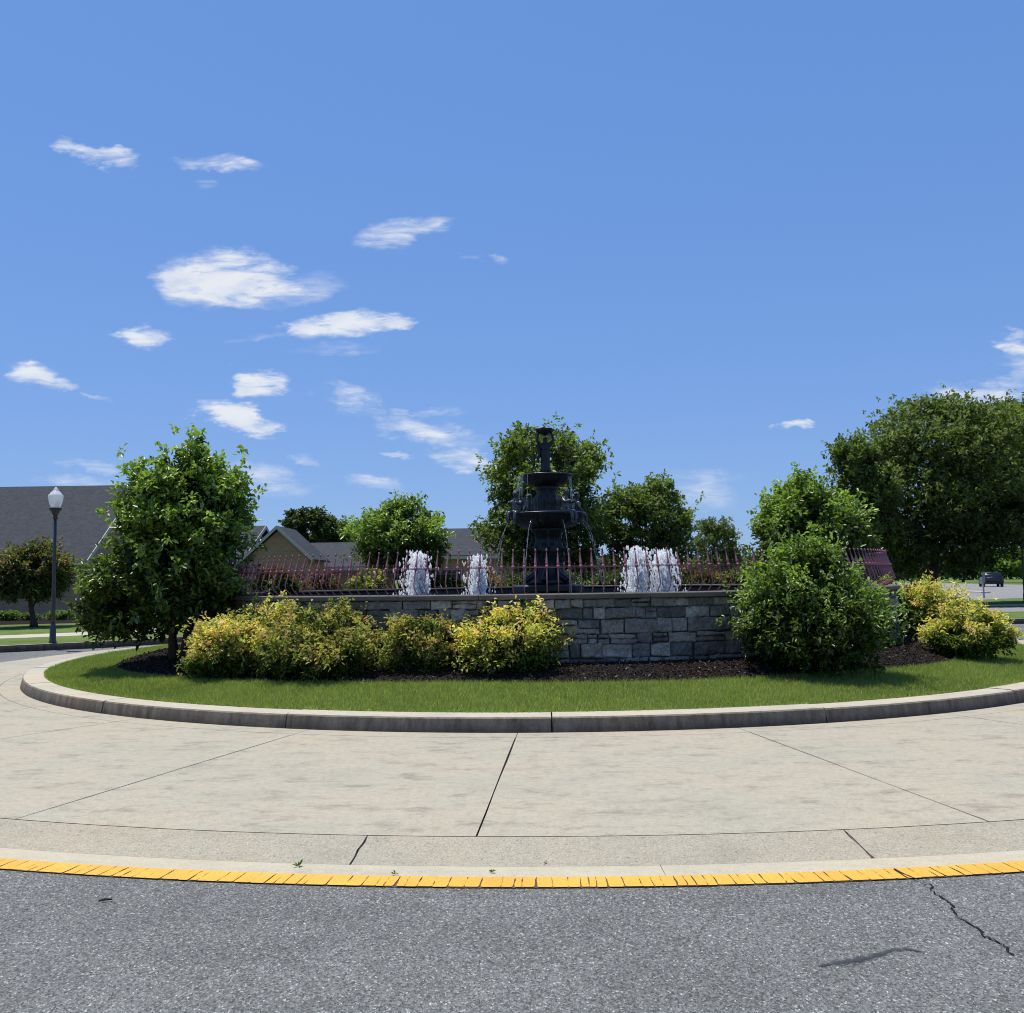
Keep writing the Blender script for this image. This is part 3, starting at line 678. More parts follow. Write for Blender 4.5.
mb.build('coping', MA['coping'], wall)
mb = MB(); mb.add([(CX + 6.54 * math.cos(2*PI*i/96), CY + 6.54 * math.sin(2*PI*i/96), 1.08) for i in range(96)], [tuple(range(96))])
tag(mb.build('water', MA['water']), kind='structure')
mb = MB(); mb.add([(CX + 6.54 * math.cos(2*PI*i/96), CY + 6.54 * math.sin(2*PI*i/96), .7) for i in range(96)], [tuple(range(96))])
tag(mb.build('pool_floor', MA['poolwall']), kind='structure')

# ------------------------------------------------------------------ fence
RF = 6.74
fence = empty('iron_fence', (CX, CY, ZW), 'dusty maroon iron fence of bellied spear pickets standing on the round stone wall', 'fence')
def bell(z):    # radial bulge of a picket
    t = z / .65; return .145 * math.sin(min(t / .24, 1) * PI / 2) * (1 if t < .24 else max(0, 1 - (t - .24) / .72) ** 1.15) - .015
mb = MB()
zs = [0, .04, .08, .12, .16, .22, .30, .36]
mb.tube([(0, -bell(z), z) for z in zs], [.007, .007, .007, .0075, .008, .009, .011, .013], 6)
zs2 = [.356, .372, .388, .404]; mb.tube([(0, -bell(z), z) for z in zs2], [.016, .026, .026, .016], 8)
zs3 = [.40, .44, .50, .56, .60]; mb.tube([(0, -bell(z), z) for z in zs3], [.020, .018, .013, .008, .005], 6)
zs4 = [.597, .606, .618, .630, .640]; mb.tube([(0, -bell(z), z) for z in zs4], [.005, .012, .0155, .012, .004], 8)
pk = mb.build('picket', MA['iron'], fence, smooth=True); NP = 266
# the picket stands with its bulge facing out; rotated about the pool's centre
def place_pk(o, a): o.location = (RF * math.sin(a), -RF * math.cos(a), 0); o.rotation_euler = (0, 0, a)
angs = sorted([(i + .5) * 2 * PI / NP - PI for i in range(NP)], key=abs)
place_pk(pk, angs[0])
for a in angs[1:100]:
    o = pk.copy(); COL.objects.link(o); o.parent = fence; place_pk(o, a)
vb = np.array([v.co[:] for v in pk.data.vertices]); fb = [tuple(p.vertices) for p in pk.data.polygons]; rest = MB()
for a in angs[100:]:
    c_, s_ = math.cos(a), math.sin(a); v = vb.copy(); v[:, 0] = vb[:, 0] * c_ - vb[:, 1] * s_ + RF * s_; v[:, 1] = vb[:, 0] * s_ + vb[:, 1] * c_ - RF * c_
    rest.add(v, fb)
o = rest.build('pickets', MA['iron'], fence, smooth=True); o['kind'] = 'stuff'
for z, hh in ((.372, .0045), (.388, .003)):
    mb = MB(); r_ = RF + bell(z); prof = [(r_ + .012, z - hh), (r_ + .012, z + hh), (r_ - .012, z + hh), (r_ - .012, z - hh)]
    n = 240; vs = [(r * math.sin(2*PI*i/n), -r * math.cos(2*PI*i/n), zz) for i in range(n) for r, zz in prof]
    mb.add(vs, [(i*4+j, ((i+1)%n)*4+j, ((i+1)%n)*4+(j+1)%4, i*4+(j+1)%4) for i in range(n) for j in range(4)]); mb.build('rail', MA['iron'], fence)

# ------------------------------------------------------------------ fountain
FZ = 0.7
fo = empty('fountain', (CX + .03, CY, FZ - .05), 'tall dark bronze two tier fountain with cherubs in the middle of the pool', 'fountain')
BR = MA['bronze']
def fl(n, d, z0=-9, z1=9): return lambda i, t, z: 1 + (d * math.cos(n * t) if z0 < z < z1 else 0)
mb = MB(); mb.lathe([(.70,0),(.72,.05),(.72,.70),(.76,.74),(.76,.84),(.70,.87)], 8); mb.build('plinth', BR, fo)
def zz(a): return a - FZ
mb = MB(); mb.lathe([(.46,.872),(.48,.93),(.40,.98),(.30,1.05),(.22,1.16),(.19,1.3),(.21,1.42),(.27,1.52),(.30,1.62),(.24,1.72),(.20,1.80),(.24,1.90),(.34,2.00),(.36,2.08)], 48, mod=fl(12,.07,.95,1.95)); mb.build('lower_column', BR, fo, smooth=True)
# lower and upper bowls
def bowl(name, z0, r, d, n):
    mb = MB(); pf = [(r*.34,z0),(r*.66,z0+d*.12),(r*.87,z0+d*.40),(r*.95,z0+d*.68),(r*.975,z0+d*.84),(r*1.02,z0+d*.9),(r*1.03,z0+d*.97),(r*.99,z0+d),(r*.93,z0+d*.95),(r*.85,z0+d*.75),(r*.55,z0+d*.5),(r*.1,z0+d*.42)]
    mb.lathe(pf, n * 6, mod=lambda i, t, z: 1 + ((.035 * abs(math.sin(n * t / 2)) - .02) if i < 5 else 0.004 * math.cos(n * t))); o = mb.build(name, BR, fo, smooth=True)
    rm = MB(); rm.lathe([(r*.985, z0+d*.985), (r*1.03, z0+d*.98), (r*1.045, z0+d*1.0), (r*1.03, z0+d*1.045), (r*.985, z0+d*1.035)], n * 6, close=False); rm.build('rim', MA['cherub'], o, smooth=True)  # lighter bronze bead, painting the sun caught along the bowl edge
    w_ = MB(); w_.add([(r*.9*math.cos(2*PI*i/48), r*.9*math.sin(2*PI*i/48), z0+d*.86) for i in range(48)], [tuple(range(48))]); w_.build('water_surface', MA['water'], o)
bowl('lower_bowl', 2.76 - FZ, .80, .31, 24)
bowl('upper_bowl', 3.66 - FZ, .55, .24, 16)
mb = MB(); mb.lathe([(.40,2.90-FZ),(.40,2.98-FZ),(.32,3.05-FZ),(.25,3.16-FZ),(.245,3.28-FZ),(.27,3.38-FZ),(.23,3.45-FZ),(.21,3.52-FZ),(.25,3.60-FZ),(.27,3.68-FZ)], 48, mod=fl(8,.12,3.0-FZ,3.5-FZ)); mb.build('upper_column', BR, fo, smooth=True)
# leaping fish at the foot of the column
def skinned(name, verts, edges, radii, m, parent, root=0, sub=2, head=None):
    me = bpy.data.meshes.new(name); me.from_pydata(verts, edges, []); o = link(name, me, m, parent)
    s = o.modifiers.new('skin', 'SKIN'); s.use_smooth_shade = True
    for i, d in enumerate(me.skin_vertices[0].data):
        r = radii[i]; d.radius = (r, r) if not hasattr(r, '__len__') else r; d.use_root = (i == root)
    b = o.modifiers.new('sub', 'SUBSURF'); b.levels = sub; b.render_levels = sub
    return o
for k in range(6):
    a = 2 * PI * k / 6 + .3; c_, s_ = math.cos(a), math.sin(a)
    pt = [(.54,.95),(.46,1.0),(.36,1.04),(.28,1.14),(.26,1.27),(.33,1.38),(.40,1.42)]
    f = skinned('fish_ornament', [(r * c_, r * s_, z) for r, z in pt], [(i, i+1) for i in range(6)], [.05,.075,.08,.06,.045,.03,(.015,.06)], BR, fo, root=1)
for k in range(8):   # scroll brackets under the lower bowl
    a = 2 * PI * k / 8; c_, s_ = math.cos(a), math.sin(a); pt = [(.22,1.52),(.33,1.58),(.38,1.70),(.32,1.80),(.34,1.93),(.46,2.03)]
    mb = MB(); mb.tube([(r * c_, r * s_, z) for r, z in pt], [.02,.03,.032,.026,.028,.02], 7); mb.build('scroll_bracket', BR, fo, smooth=True)
def cherub(a, pose):
    """child figure seated on the rim of the lower bowl, legs hanging outside, facing out"""
    e = bpy.data.objects.new('cherub_statue', None); COL.objects.link(e); e.parent = fo; e.location = (.76 * math.cos(a), .76 * math.sin(a), 3.02 - FZ); e.scale = (1.12, 1.12, 1.12); e.rotation_euler = (0, 0, a - PI / 2 + pose * .5)
    V_ = [(0,-.01,.06),(0,-.02,.15),(0,-.02,.24),(0,-.01,.31),(0,.0,.35)]; E_ = [(0,1),(1,2),(2,3),(3,4)]; Rd = [.072,.075,.076,.042,.036]
    V_ += [(0,.01,.41),(0,.0,.46)]; E_ += [(4,5),(5,6)]; Rd += [.07,.055]
    for s in (-1, 1):
        b = len(V_); V_ += [(s*.055,.02,.05),(s*.075,.14,.06),(s*.07,.17,-.06),(s*.065,.16,-.15),(s*.065,.20,-.165)]; E_ += [(0,b),(b,b+1),(b+1,b+2),(b+2,b+3),(b+3,b+4)]; Rd += [.05,.043,.033,.022,.018]
        b = len(V_)
        if pose: V_ += [(s*.085,-.01,.27),(s*.13,.05,.22),(s*.06,.15,.25)]
        else: V_ += [(s*.085,-.01,.27),(s*.13,-.03,.17),(s*.12,.06,.10)]
        E_ += [(2,b),(b,b+1),(b+1,b+2)]; Rd += [.040,.032,.024]
    o = skinned('body', V_, E_, Rd, MA['cherub'], e, 0)
    mb = MB()      # curls, nose, ears as a shaped cap of hair
    for i in range(26):
        t = i * 2.4; ph = .15 + 1.25 * (i / 26); x, y, z = .052 * math.sin(ph) * math.cos(t), .050 * math.sin(ph) * math.sin(t) - .008, .43 + .05 * math.cos(ph)
        mb.lathe([(.002,-.014),(.013,-.008),(.016,0),(.012,.009),(.002,.014)], 6, c=(x, y, z))
    mb.build('hair', MA['cherub'], e, smooth=True)
    for s in (-1, 1):
        mb = MB(); w_ = [(s*.02,-.06,.25),(s*.06,-.10,.32),(s*.13,-.13,.35),(s*.15,-.13,.28),(s*.12,-.12,.20),(s*.06,-.09,.16),(s*.02,-.06,.18)]; off = Vector((0,.018,0))
        n = len(w_); mb.add([Vector(p) for p in w_] + [Vector(p) + off for p in w_], [tuple(range(n)), tuple(range(2*n-1, n-1, -1))] + [(i, (i+1)%n, (i+1)%n+n, i+n) for i in range(n)]); mb.build('wing', MA['cherub'], e)
for k, a in enumerate((-61, -151, -241, -331)): cherub(math.radians(a), 1 if k in (0, 1) else 0)
# crowning figure, arms raised to a shell basin
st = bpy.data.objects.new('crowning_figure', None); COL.objects.link(st); st.parent = fo; st.location = (-.02, 0, 3.86 - FZ)
mb = MB(); mb.lathe([(.17,0),(.17,.05),(.13,.07),(.12,.10)], 24); mb.build('figure_base', BR, st, smooth=True)
mb = MB(); mb.lathe([(.11,.10),(.11,.16),(.09,.28),(.092,.40),(.115,.50),(.11,.56),(.09,.60)], 40, mod=lambda i, t, z: 1 + .10 * math.sin(7 * t + z * 9) + .05 * math.sin(13 * t)); mb.build('draped_skirt', BR, st, smooth=True)
V_ = [(0,0,.50),(.0,-.005,.58),(0,0,.66),(0,-.01,.73),(0,-.015,.78),(0,-.02,.83),(0,-.02,.87)]; E_ = [(i,i+1) for i in range(6)]; Rd = [.105,.09,.105,.06,.035,.058,.05]
for s in (-1, 1):
    b = len(V_); V_ += [(s*.11,-.005,.71),(s*.175,-.01,.80),(s*.15,-.01,.93),(s*.13,-.01,.985)]; E_ += [(2,b),(b,b+1),(b+1,b+2),(b+2,b+3)]; Rd += [.046,.038,.028,.024]
skinned('body', V_, E_, Rd, BR, st, 0)
mb = MB(); mb.lathe([(.03,.90),(.09,.935),(.15,.975),(.185,1.02),(.19,1.05),(.165,1.055),(.10,1.045),(.02,1.04)], 40, mod=lambda i, t, z: 1 + (.12 * math.sin(6 * t + .4) if i > 1 else 0)); mb.build('shell_basin', BR, st, smooth=True)
skinned('clinging_child', [(-.10,-.02,.50),(-.14,-.03,.60),(-.17,-.04,.68),(-.20,-.05,.73),(-.17,-.03,.42),(-.14,-.03,.30),(-.08,-.05,.66)], [(0,1),(1,2),(2,3),(0,4),(4,5),(2,6)], [.045,.045,.028,.042,.032,.018,.018], BR, st, 0)

# spouts of water falling from the lower bowl and threads from the upper bowl
def arc(r0, z0, v, vz, zend, a, rad, seed):
    rr_ = random.Random(seed); P = []; t = 0; Rd = []
    while True:
        z = z0 + vz * t - 4.9 * t * t
        if z < zend: break
        r = r0 + v * t; P.append(Vector((r * math.cos(a), r * math.sin(a), z)) + Vector((rr_.gauss(0,1), rr_.gauss(0,1), 0)) * .002 * (1 + t * 3)); Rd.append(rad * rr_.uniform(.5, 1.3)); t += .02
    return P, Rd
SPN = ('first right of the column in front', 'second to the right in front', 'at the far right edge, set back', 'behind the column on its right', 'behind the column on its left', 'at the far left edge, set back', 'second to the left in front', 'first left of the column in front')
for k in range(8):
    a = math.radians(-90 + 22 + 45 * k); mb = MB(); P, Rd = arc(.80, 2.86, .72 + .12 * (k % 3), .1, 1.09, a, .0042, k)
    P = [p - P[0] for p in P] if False else P
    mb.tube(P, Rd, 5)
    rr_ = random.Random(k + 50)
    for i in range(14):
        j = rr_.randint(len(P) // 3, len(P) - 1); c = P[j] + Vector((rr_.gauss(0,.01), rr_.gauss(0,.01), rr_.gauss(0,.02))); s = rr_.uniform(.004, .009)
        mb.add([c + Vector(q) * s for q in ((1,0,0),(-1,0,0),(0,1,0),(0,-1,0),(0,0,1.6),(0,0,-1.6))], [(0,2,4),(2,1,4),(1,3,4),(3,0,4),(2,0,5),(1,2,5),(3,1,5),(0,3,5)])
    o = mb.build('water_stream', MA['stream'], loc=(CX, CY, 0), smooth=True); tag(o, 'thin water arc from the lower fountain bowl, ' + SPN[k], 'water stream', 'water arcs falling from the lower fountain bowl')
mb = MB(); rr_ = random.Random(5)
for k in range(18):
    a = rr_.choice((math.radians(200), math.radians(170), math.radians(215), math.radians(-20), math.radians(-35))) + rr_.gauss(0, .16)
    P, Rd = arc(.55, 3.84, rr_.uniform(.1,.35), 0, 3.08, a, .0035, k + 20); mb.tube(P, Rd, 4)
o = mb.build('falling_water', MA['stream'], loc=(CX, CY, 0)); tag(o, 'loose threads of water dripping from the upper fountain bowl', 'water', kind='stuff')

# ------------------------------------------------------------------ white foaming jets just behind the fence
OCT = np.array([(1,0,0),(-1,0,0),(0,1,0),(0,-1,0),(0,0,1),(0,0,-1.)]); OF = np.array([(0,2,4),(2,1,4),(1,3,4),(3,0,4),(2,0,5),(1,2,5),(3,1,5),(0,3,5)])
def plume(px, D, ytop, lean, wid, n, label, seed):
    rg = np.random.default_rng(seed); T = atd(px, ytop, D); z0 = 1.09; H = T.z - z0
    vz = math.sqrt(2 * 9.8 * H); tt = rg.uniform(0, 2.05 * vz / 9.8, n); f = rg.beta(3.2, 1.25, n)
    vv = vz * f; ang = rg.uniform(0, 2 * PI, n); hv = np.abs(rg.normal(size=n)) * wid * 9.8 / (2 * vz)
    x = (hv * np.cos(ang) + lean * 9.8 / (2 * vz)) * tt; y = hv * np.sin(ang) * tt; z = vv * tt - 4.9 * tt * tt
    k = z > 0; x, y, z = x[k], y[k], z[k]; P = np.stack([x + rg.normal(size=len(x)) * .012, y + rg.normal(size=len(x)) * .012, z], 1); m = len(P)
    s = rg.uniform(.006, .018, m)[:, None] * np.where(rg.random(m) < .12, 1.5, 1)[:, None]; sc = np.stack([np.ones(m), np.ones(m), rg.uniform(1, 2.8, m)], 1)
    Vv = (P[:, None, :] + OCT[None] * (s * sc)[:, None, :]).reshape(-1, 3); Fq = (np.arange(m)[:, None, None] * 6 + OF[None]).reshape(-1, 3)
    o = link('water_jet', npmesh('water_jet', Vv, Fq), MA['foam'], loc=(T.x - lean * .35, D, z0)); return tag(o, label, 'water jet', 'white foaming water jets behind the fence')
plume(420, 15.2, 551, -.30, .20, 5500, 'leaning white water jet behind the fence, furthest left', 1)
plume(479, 15.2, 555, -.14, .16, 4800, 'slim white water jet behind the fence, between the leftmost jet and the fountain', 2)
plume(637, 15.2, 546, .0, .22, 7500, 'taller white water jet right of the fountain, left one of the touching pair', 3)
plume(662, 15.2, 549, .04, .22, 7500, 'white water jet right of the fountain, right one of the touching pair', 4)

# ------------------------------------------------------------------ planting on the island
GM = [(.045,.07,.012),(.065,.098,.018),(.10,.145,.026),(.032,.05,.010)]      # glossy fresh green, darkened to paint shade inside the crowns
GT = [(.21,.30,.06),(.28,.37,.10),(.14,.21,.04)]  # lighter greens that paint sunlight onto the outer upper leaves
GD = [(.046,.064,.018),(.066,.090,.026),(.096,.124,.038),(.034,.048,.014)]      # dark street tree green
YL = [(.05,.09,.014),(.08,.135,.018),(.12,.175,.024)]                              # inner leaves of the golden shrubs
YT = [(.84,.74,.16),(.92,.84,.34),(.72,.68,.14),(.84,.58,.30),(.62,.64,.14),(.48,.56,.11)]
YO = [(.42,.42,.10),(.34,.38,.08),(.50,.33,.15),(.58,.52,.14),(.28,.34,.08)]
def D_at(px, py, z): return gnd(px, py, z).y
d1 = D_at(178, 658, .42)
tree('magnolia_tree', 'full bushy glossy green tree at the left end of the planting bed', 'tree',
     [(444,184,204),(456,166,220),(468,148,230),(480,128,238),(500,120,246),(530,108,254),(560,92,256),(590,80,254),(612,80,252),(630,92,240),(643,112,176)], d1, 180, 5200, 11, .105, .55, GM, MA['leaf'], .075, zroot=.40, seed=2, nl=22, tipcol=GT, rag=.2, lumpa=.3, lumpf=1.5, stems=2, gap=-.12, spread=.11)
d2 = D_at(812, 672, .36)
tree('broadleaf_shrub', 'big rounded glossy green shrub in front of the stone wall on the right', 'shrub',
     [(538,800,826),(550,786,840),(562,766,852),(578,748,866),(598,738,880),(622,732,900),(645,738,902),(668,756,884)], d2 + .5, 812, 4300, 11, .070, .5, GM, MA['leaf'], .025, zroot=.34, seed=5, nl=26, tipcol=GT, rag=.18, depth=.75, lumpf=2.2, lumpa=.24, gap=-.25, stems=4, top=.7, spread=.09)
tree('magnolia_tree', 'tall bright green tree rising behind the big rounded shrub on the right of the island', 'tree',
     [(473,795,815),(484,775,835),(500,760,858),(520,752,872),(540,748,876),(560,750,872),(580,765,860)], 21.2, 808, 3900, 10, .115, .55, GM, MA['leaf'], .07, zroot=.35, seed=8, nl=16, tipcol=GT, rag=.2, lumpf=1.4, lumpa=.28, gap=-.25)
tree('magnolia_tree', 'small bright green tree across the pool, left of the fountain above the leaning jet', 'tree',
     [(499,392,412),(506,372,438),(520,358,446),(536,350,450),(552,352,450),(566,358,446),(580,372,436)], 28.0, 402, 2700, 10, .12, .55, GM, MA['leaf'], .07, zroot=.3, seed=9, nl=14, tipcol=GT, rag=.26, lumpf=1.3, lumpa=.26)
SB = [ # golden shrubs: outline, root px, base y, palette tips, label
  ([(600,262,292),(612,222,300),(628,196,300),(645,184,296),(662,182,292),(686,192,280)], 238, 676, YT, 'golden yellow shrub beside the left tree trunk, first of the row'),
  ([(606,300,345),(618,270,380),(634,255,392),(650,250,398),(666,256,398),(688,275,390)], 325, 678, YO, 'wide olive and yellow shrub second from the left in the row before the wall'),
  ([(614,405,452),(626,388,466),(642,380,474),(660,382,474),(686,392,466)], 428, 678, YO, 'dull olive shrub with reddish tips, third in the row before the wall'),
  ([(603,488,545),(612,466,560),(626,450,570),(642,444,572),(660,446,566),(687,460,556)], 507, 678, YT, 'bright yellow shrub at the right end of the row before the wall'),
  ([(580,882,944),(590,866,970),(606,860,984),(622,862,984),(642,874,972)], 930, 645, YT, 'golden shrub right of the glossy green shrub, taller and set back'),
  ([(607,950,990),(616,932,1008),(630,922,1014),(645,924,1014),(657,940,1002)], 968, 658, YT, 'low mounded golden shrub in front, at the far right of the bed')]
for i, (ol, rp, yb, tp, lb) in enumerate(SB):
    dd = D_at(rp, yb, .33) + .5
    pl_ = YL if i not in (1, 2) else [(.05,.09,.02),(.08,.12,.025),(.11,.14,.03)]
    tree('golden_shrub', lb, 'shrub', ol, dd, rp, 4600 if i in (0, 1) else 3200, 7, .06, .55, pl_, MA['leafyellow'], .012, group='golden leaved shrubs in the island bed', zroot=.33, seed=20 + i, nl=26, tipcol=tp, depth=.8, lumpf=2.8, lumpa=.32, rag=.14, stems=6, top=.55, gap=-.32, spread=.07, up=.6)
# shrubs across the pool seen through the fence
BS = [(345,388,570,'yellow green shrub across the pool behind the left fence',YO),(300,345,572,'reddish shrub across the pool, left of the yellow green one',[(.20,.07,.05),(.14,.08,.04)]),
      (462,500,569,'orange tinged shrub across the pool left of the fountain foot',[(.36,.18,.07),(.22,.2,.05)]),(500,540,573,'dark low shrub across the pool directly behind the fountain',GM),
      (590,632,571,'dark green shrub across the pool right of the fountain foot',GM),(672,722,566,'bronze red shrub across the pool right of the jets',[(.25,.12,.07),(.2,.15,.05)]),
      (722,768,564,'orange and green shrub across the pool furthest right',[(.34,.2,.07),(.16,.2,.04)]),(250,300,568,'dark red shrub across the pool beside the left tree',[(.16,.05,.04),(.10,.06,.03)]),
      (424,462,571,'dark green shrub across the pool between the two left jets',GM),(540,592,572,'plain green shrub across the pool behind the fountain pedestal',GM),(632,676,570,'green shrub across the pool behind the paired jets',GM)]
for i, (xl, xr, yt, lb, tp) in enumerate(BS):
    c = (xl + xr) / 2; dd = CY + math.sqrt(max(7.9**2 - ((c - 512) / F * 28 - CX)**2, 1)); w_ = (xr - xl) / 2 + 3
    tree('low_shrub', lb, 'shrub', [(yt, c - w_*.4, c + w_*.4), (yt+4, c - w_*.8, c + w_*.8), (yt+12, c - w_, c + w_), (yt+26, c - w_*.9, c + w_*.9)], dd, c, 700, 6, .09, .5, YL if tp is YO else [(.04,.07,.015),(.06,.09,.02)], MA['leafmat'], .012, group='shrubs on the far side of the pool', zroot=.3, seed=40 + i, nl=8, tipcol=tp, lumpf=2, stems=3, top=.6, spread=.1)

# ------------------------------------------------------------------ the land beyond: verges, paths, roads
def slab(name, pts, z0, z1, m, kind='structure', side=None):
    mb = MB(); n = len(pts); mb.add([(x, y, z0) for x, y in pts] + [(x, y, z1) for x, y in pts], [tuple(range(n, 2*n))] + [(i, (i+1) % n, (i+1) % n + n, i + n) for i in range(n)])
    bm = bmesh.new(); vs = [bm.verts.new(v) for v in mb.v]
    for f in mb.f: bm.faces.new([vs[i] for i in f])
    bmesh.ops.recalc_face_normals(bm, faces=bm.faces)
    if max(bm.faces, key=lambda f: len(f.verts)).normal.z < 0: bmesh.ops.reverse_faces(bm, faces=bm.faces)
    me = bpy.data.meshes.new(name); bm.to_mesh(me); bm.free(); return tag(link(name, me, m), kind=kind)
def inset(pts, d):   # push the near edge back to leave the kerb
    return [(x, y + d) for x, y in pts]
edgeL = [(-70,14.5),(-40,17.6),(-25,20.6),(-18,23.5),(-13.3,25.2),(-11.3,26.4),(-9.8,28.0),(-8.8,30.2),(-8.4,33.5)]
edgeB = [(-8.4,33.5),(-7.2,33.7),(-4,34.6),(0,35.2),(4,35.2),(8,34.4),(12.2,32.2),(15.2,31.6),(17.6,31.4),(22,31.9),(30,33.6),(75,44)]
kl_ = slab('kerb_line', edgeL + edgeB[1:] + [(75,46.2),(-70,46.2)], ZR - .02, .105, MA['kerbtop'])
ee = edgeL + edgeB[1:]
kl_.data.materials.append(MA['kerbface_shaded'])
for p_ in kl_.data.polygons: p_.material_index = 1 if abs(p_.normal.z) < .5 else 0  # upright sides get the darker concrete, shade painted into its colour
slab('verge', [(x - .0, y + .17) for x, y in ee] + [(75,46),(-70,46)], .10, .112, MA['lawnfar'])
slab('far_lawn', [(-140,46.0),(140,46.0),(140,400),(-140,400)], -.1, .095, MA['lawnfar'])
slab('pavement', [(-70,22.2),(-40,23.2),(-20,26.6),(-14.6,28.6),(-11.5,30.6),(-10.4,33),(-10.4,46),(-12.2,46),(-12.4,34),(-13.2,32.2),(-16,30.2),(-21,28.2),(-40,24.9),(-70,24)], .10, .118, MA['kerbtop'])
slab('planting_strip', [(-30,38.5),(-21,38.5),(-15,40),(-15.5,43),(-22,46.5),(-40,46.5),(-45,42)], .10, .125, MA['mulch'])
# right side street running away
slab('side_street', [(16,36.2),(40,38),(60,43),(60,45.9),(37,43.5),(18,40.5)], .10, .122, MA['asphalt_far'])
slab('street', [(31.0,56.6),(24,52),(20,57),(29,68),(43,118),(55,170),(66,168),(60,118),(58,96),(66,66),(60,54)], -.05, .103, MA['asphalt_far'])
slab('pavement_strip', [(18,42.6),(40,45.2),(60,48.8),(60,50.2),(40,46.6),(18,44)], .09, .126, MA['kerbtop'])
slab('kerb_strip', [(35,70),(43,118),(55,170),(54.4,170),(42.3,118),(34.3,70)], 0, .2, MA['kerbtop'])

# ------------------------------------------------------------------ buildings
def gable_building(name, label, x0, x1, y0, y1, ze, zr, over=.5, axis='x', windows=(), door=None, z0=.05):
    e = empty(name, ((x0+x1)/2, y0, z0), label, 'building'); ox, oy = (x0+x1)/2, y0
    def P(x, y, z): return (x - ox, y - oy, z - z0)
    mb = MB(); xm, ym = (x0+x1)/2, (y0+y1)/2
    if axis == 'x':
        v = [P(x0,y0,z0),P(x1,y0,z0),P(x1,y1,z0),P(x0,y1,z0),P(x0,y0,ze),P(x1,y0,ze),P(x1,y1,ze),P(x0,y1,ze),P(x0,ym,zr-.06),P(x1,ym,zr-.06)]
        mb.add(v, [(0,1,5,4),(1,2,6,9,5),(2,3,7,6),(3,0,4,8,7)])
    else:
        v = [P(x0,y0,z0),P(x1,y0,z0),P(x1,y1,z0),P(x0,y1,z0),P(x0,y0,ze),P(x1,y0,ze),P(x1,y1,ze),P(x0,y1,ze),P(xm,y0,zr-.06),P(xm,y1,zr-.06)]
        mb.add(v, [(0,1,5,8,4),(1,2,6,5),(2,3,7,9,6),(3,0,4,7)])
    mb.build('wall', MA['brick'], e)
    rf = MB(); th = .12; fa = MB()
    def roofslab(a, b, c, d):   # eave a-b, ridge c-d
        rf.add([a,b,c,d] + [(p[0],p[1],p[2]+th) for p in (a,b,c,d)], [(3,2,1,0),(4,5,6,7),(0,1,5,4),(1,2,6,5),(2,3,7,6),(3,0,4,7)])
    if axis == 'x':
        k = (zr - ze) / (ym - y0); dz = k * over
        roofslab(P(x0-over,y0-over,ze-dz), P(x1+over,y0-over,ze-dz), P(x1+over,ym,zr), P(x0-over,ym,zr))
        roofslab(P(x1+over,y1+over,ze-dz), P(x0-over,y1+over,ze-dz), P(x0-over,ym,zr), P(x1+over,ym,zr))
        for xx in (x0-over, x1+over):
            for (ya, yb) in ((y0-over, ym), (y1+over, ym)):
                a, b = Vector(P(xx,ya,ze-dz)), Vector(P(xx,yb,zr)); s = .03 if xx > xm else -.03
                fa.add([a+Vector((0,0,-.1)), b+Vector((0,0,-.1)), b+Vector((0,0,.14)), a+Vector((0,0,.14)), a+Vector((s,0,-.1)), b+Vector((s,0,-.1)), b+Vector((s,0,.14)), a+Vector((s,0,.14))], [(0,1,2,3),(4,7,6,5),(0,4,5,1),(3,2,6,7),(0,3,7,4),(1,5,6,2)])
        fa.box(x0-over-ox, x1+over-ox, -over-.04, -over-.004, ze-dz-.12-z0, ze-dz+.08-z0)
    else:
        k = (zr - ze) / (xm - x0); dz = k * over
        roofslab(P(x0-over,y1,ze-dz), P(x0-over,y0-over,ze-dz), P(xm,y0-over,zr), P(xm,y1,zr))
        roofslab(P(x1+over,y0-over,ze-dz), P(x1+over,y1,ze-dz), P(xm,y1,zr), P(xm,y0-over,zr))
        for (xa, s) in ((x0-over, 1), (x1+over, -1)):
            a, b = Vector(P(xa,y0-over,ze-dz)), Vector(P(xm,y0-over,zr)); q = Vector((0,-.03,0))
            fa.add([a+Vector((0,0,-.1)), b+Vector((0,0,-.1)), b+Vector((0,0,.14)), a+Vector((0,0,.14))] + [p + q for p in (a+Vector((0,0,-.1)), b+Vector((0,0,-.1)), b+Vector((0,0,.14)), a+Vector((0,0,.14)))], [(0,1,2,3),(4,7,6,5),(0,4,5,1),(3,2,6,7),(0,3,7,4),(1,5,6,2)])
    rf.build('roof', MA['shingle'], e); fa.build('fascia', MA['trim'], e)
    for (wx, wz, ww, wh) in windows:
        f = MB(); t = .07
        for (a, b, c, d) in ((wx-ww/2,wx+ww/2,wz-wh/2-t,wz-wh/2),(wx-ww/2,wx+ww/2,wz+wh/2,wz+wh/2+t),(wx-ww/2-t,wx-ww/2,wz-wh/2-t,wz+wh/2+t),(wx+ww/2,wx+ww/2+t,wz-wh/2-t,wz+wh/2+t),(wx-.02,wx+.02,wz-wh/2,wz+wh/2)): f.box(a-ox, b-ox, -.05, -.003, c-z0, d-z0)
        fo_ = f.build('window', MA['trim'], e); g_ = MB(); g_.box(wx-ww/2-ox, wx+ww/2-ox, -.02, -.005, wz-wh/2-z0, wz+wh/2-z0); g_.build('pane', MA['glassdark'], fo_)
    return e
gable_building('brick_building', 'long low brown brick building with a big dark shingle roof at the far left', -72, -21.6, 47.6, 59.2, 3.1, 7.15, windows=[(-27,1.7,1.6,1.3),(-33,1.7,1.6,1.3),(-39,1.7,1.6,1.3)])
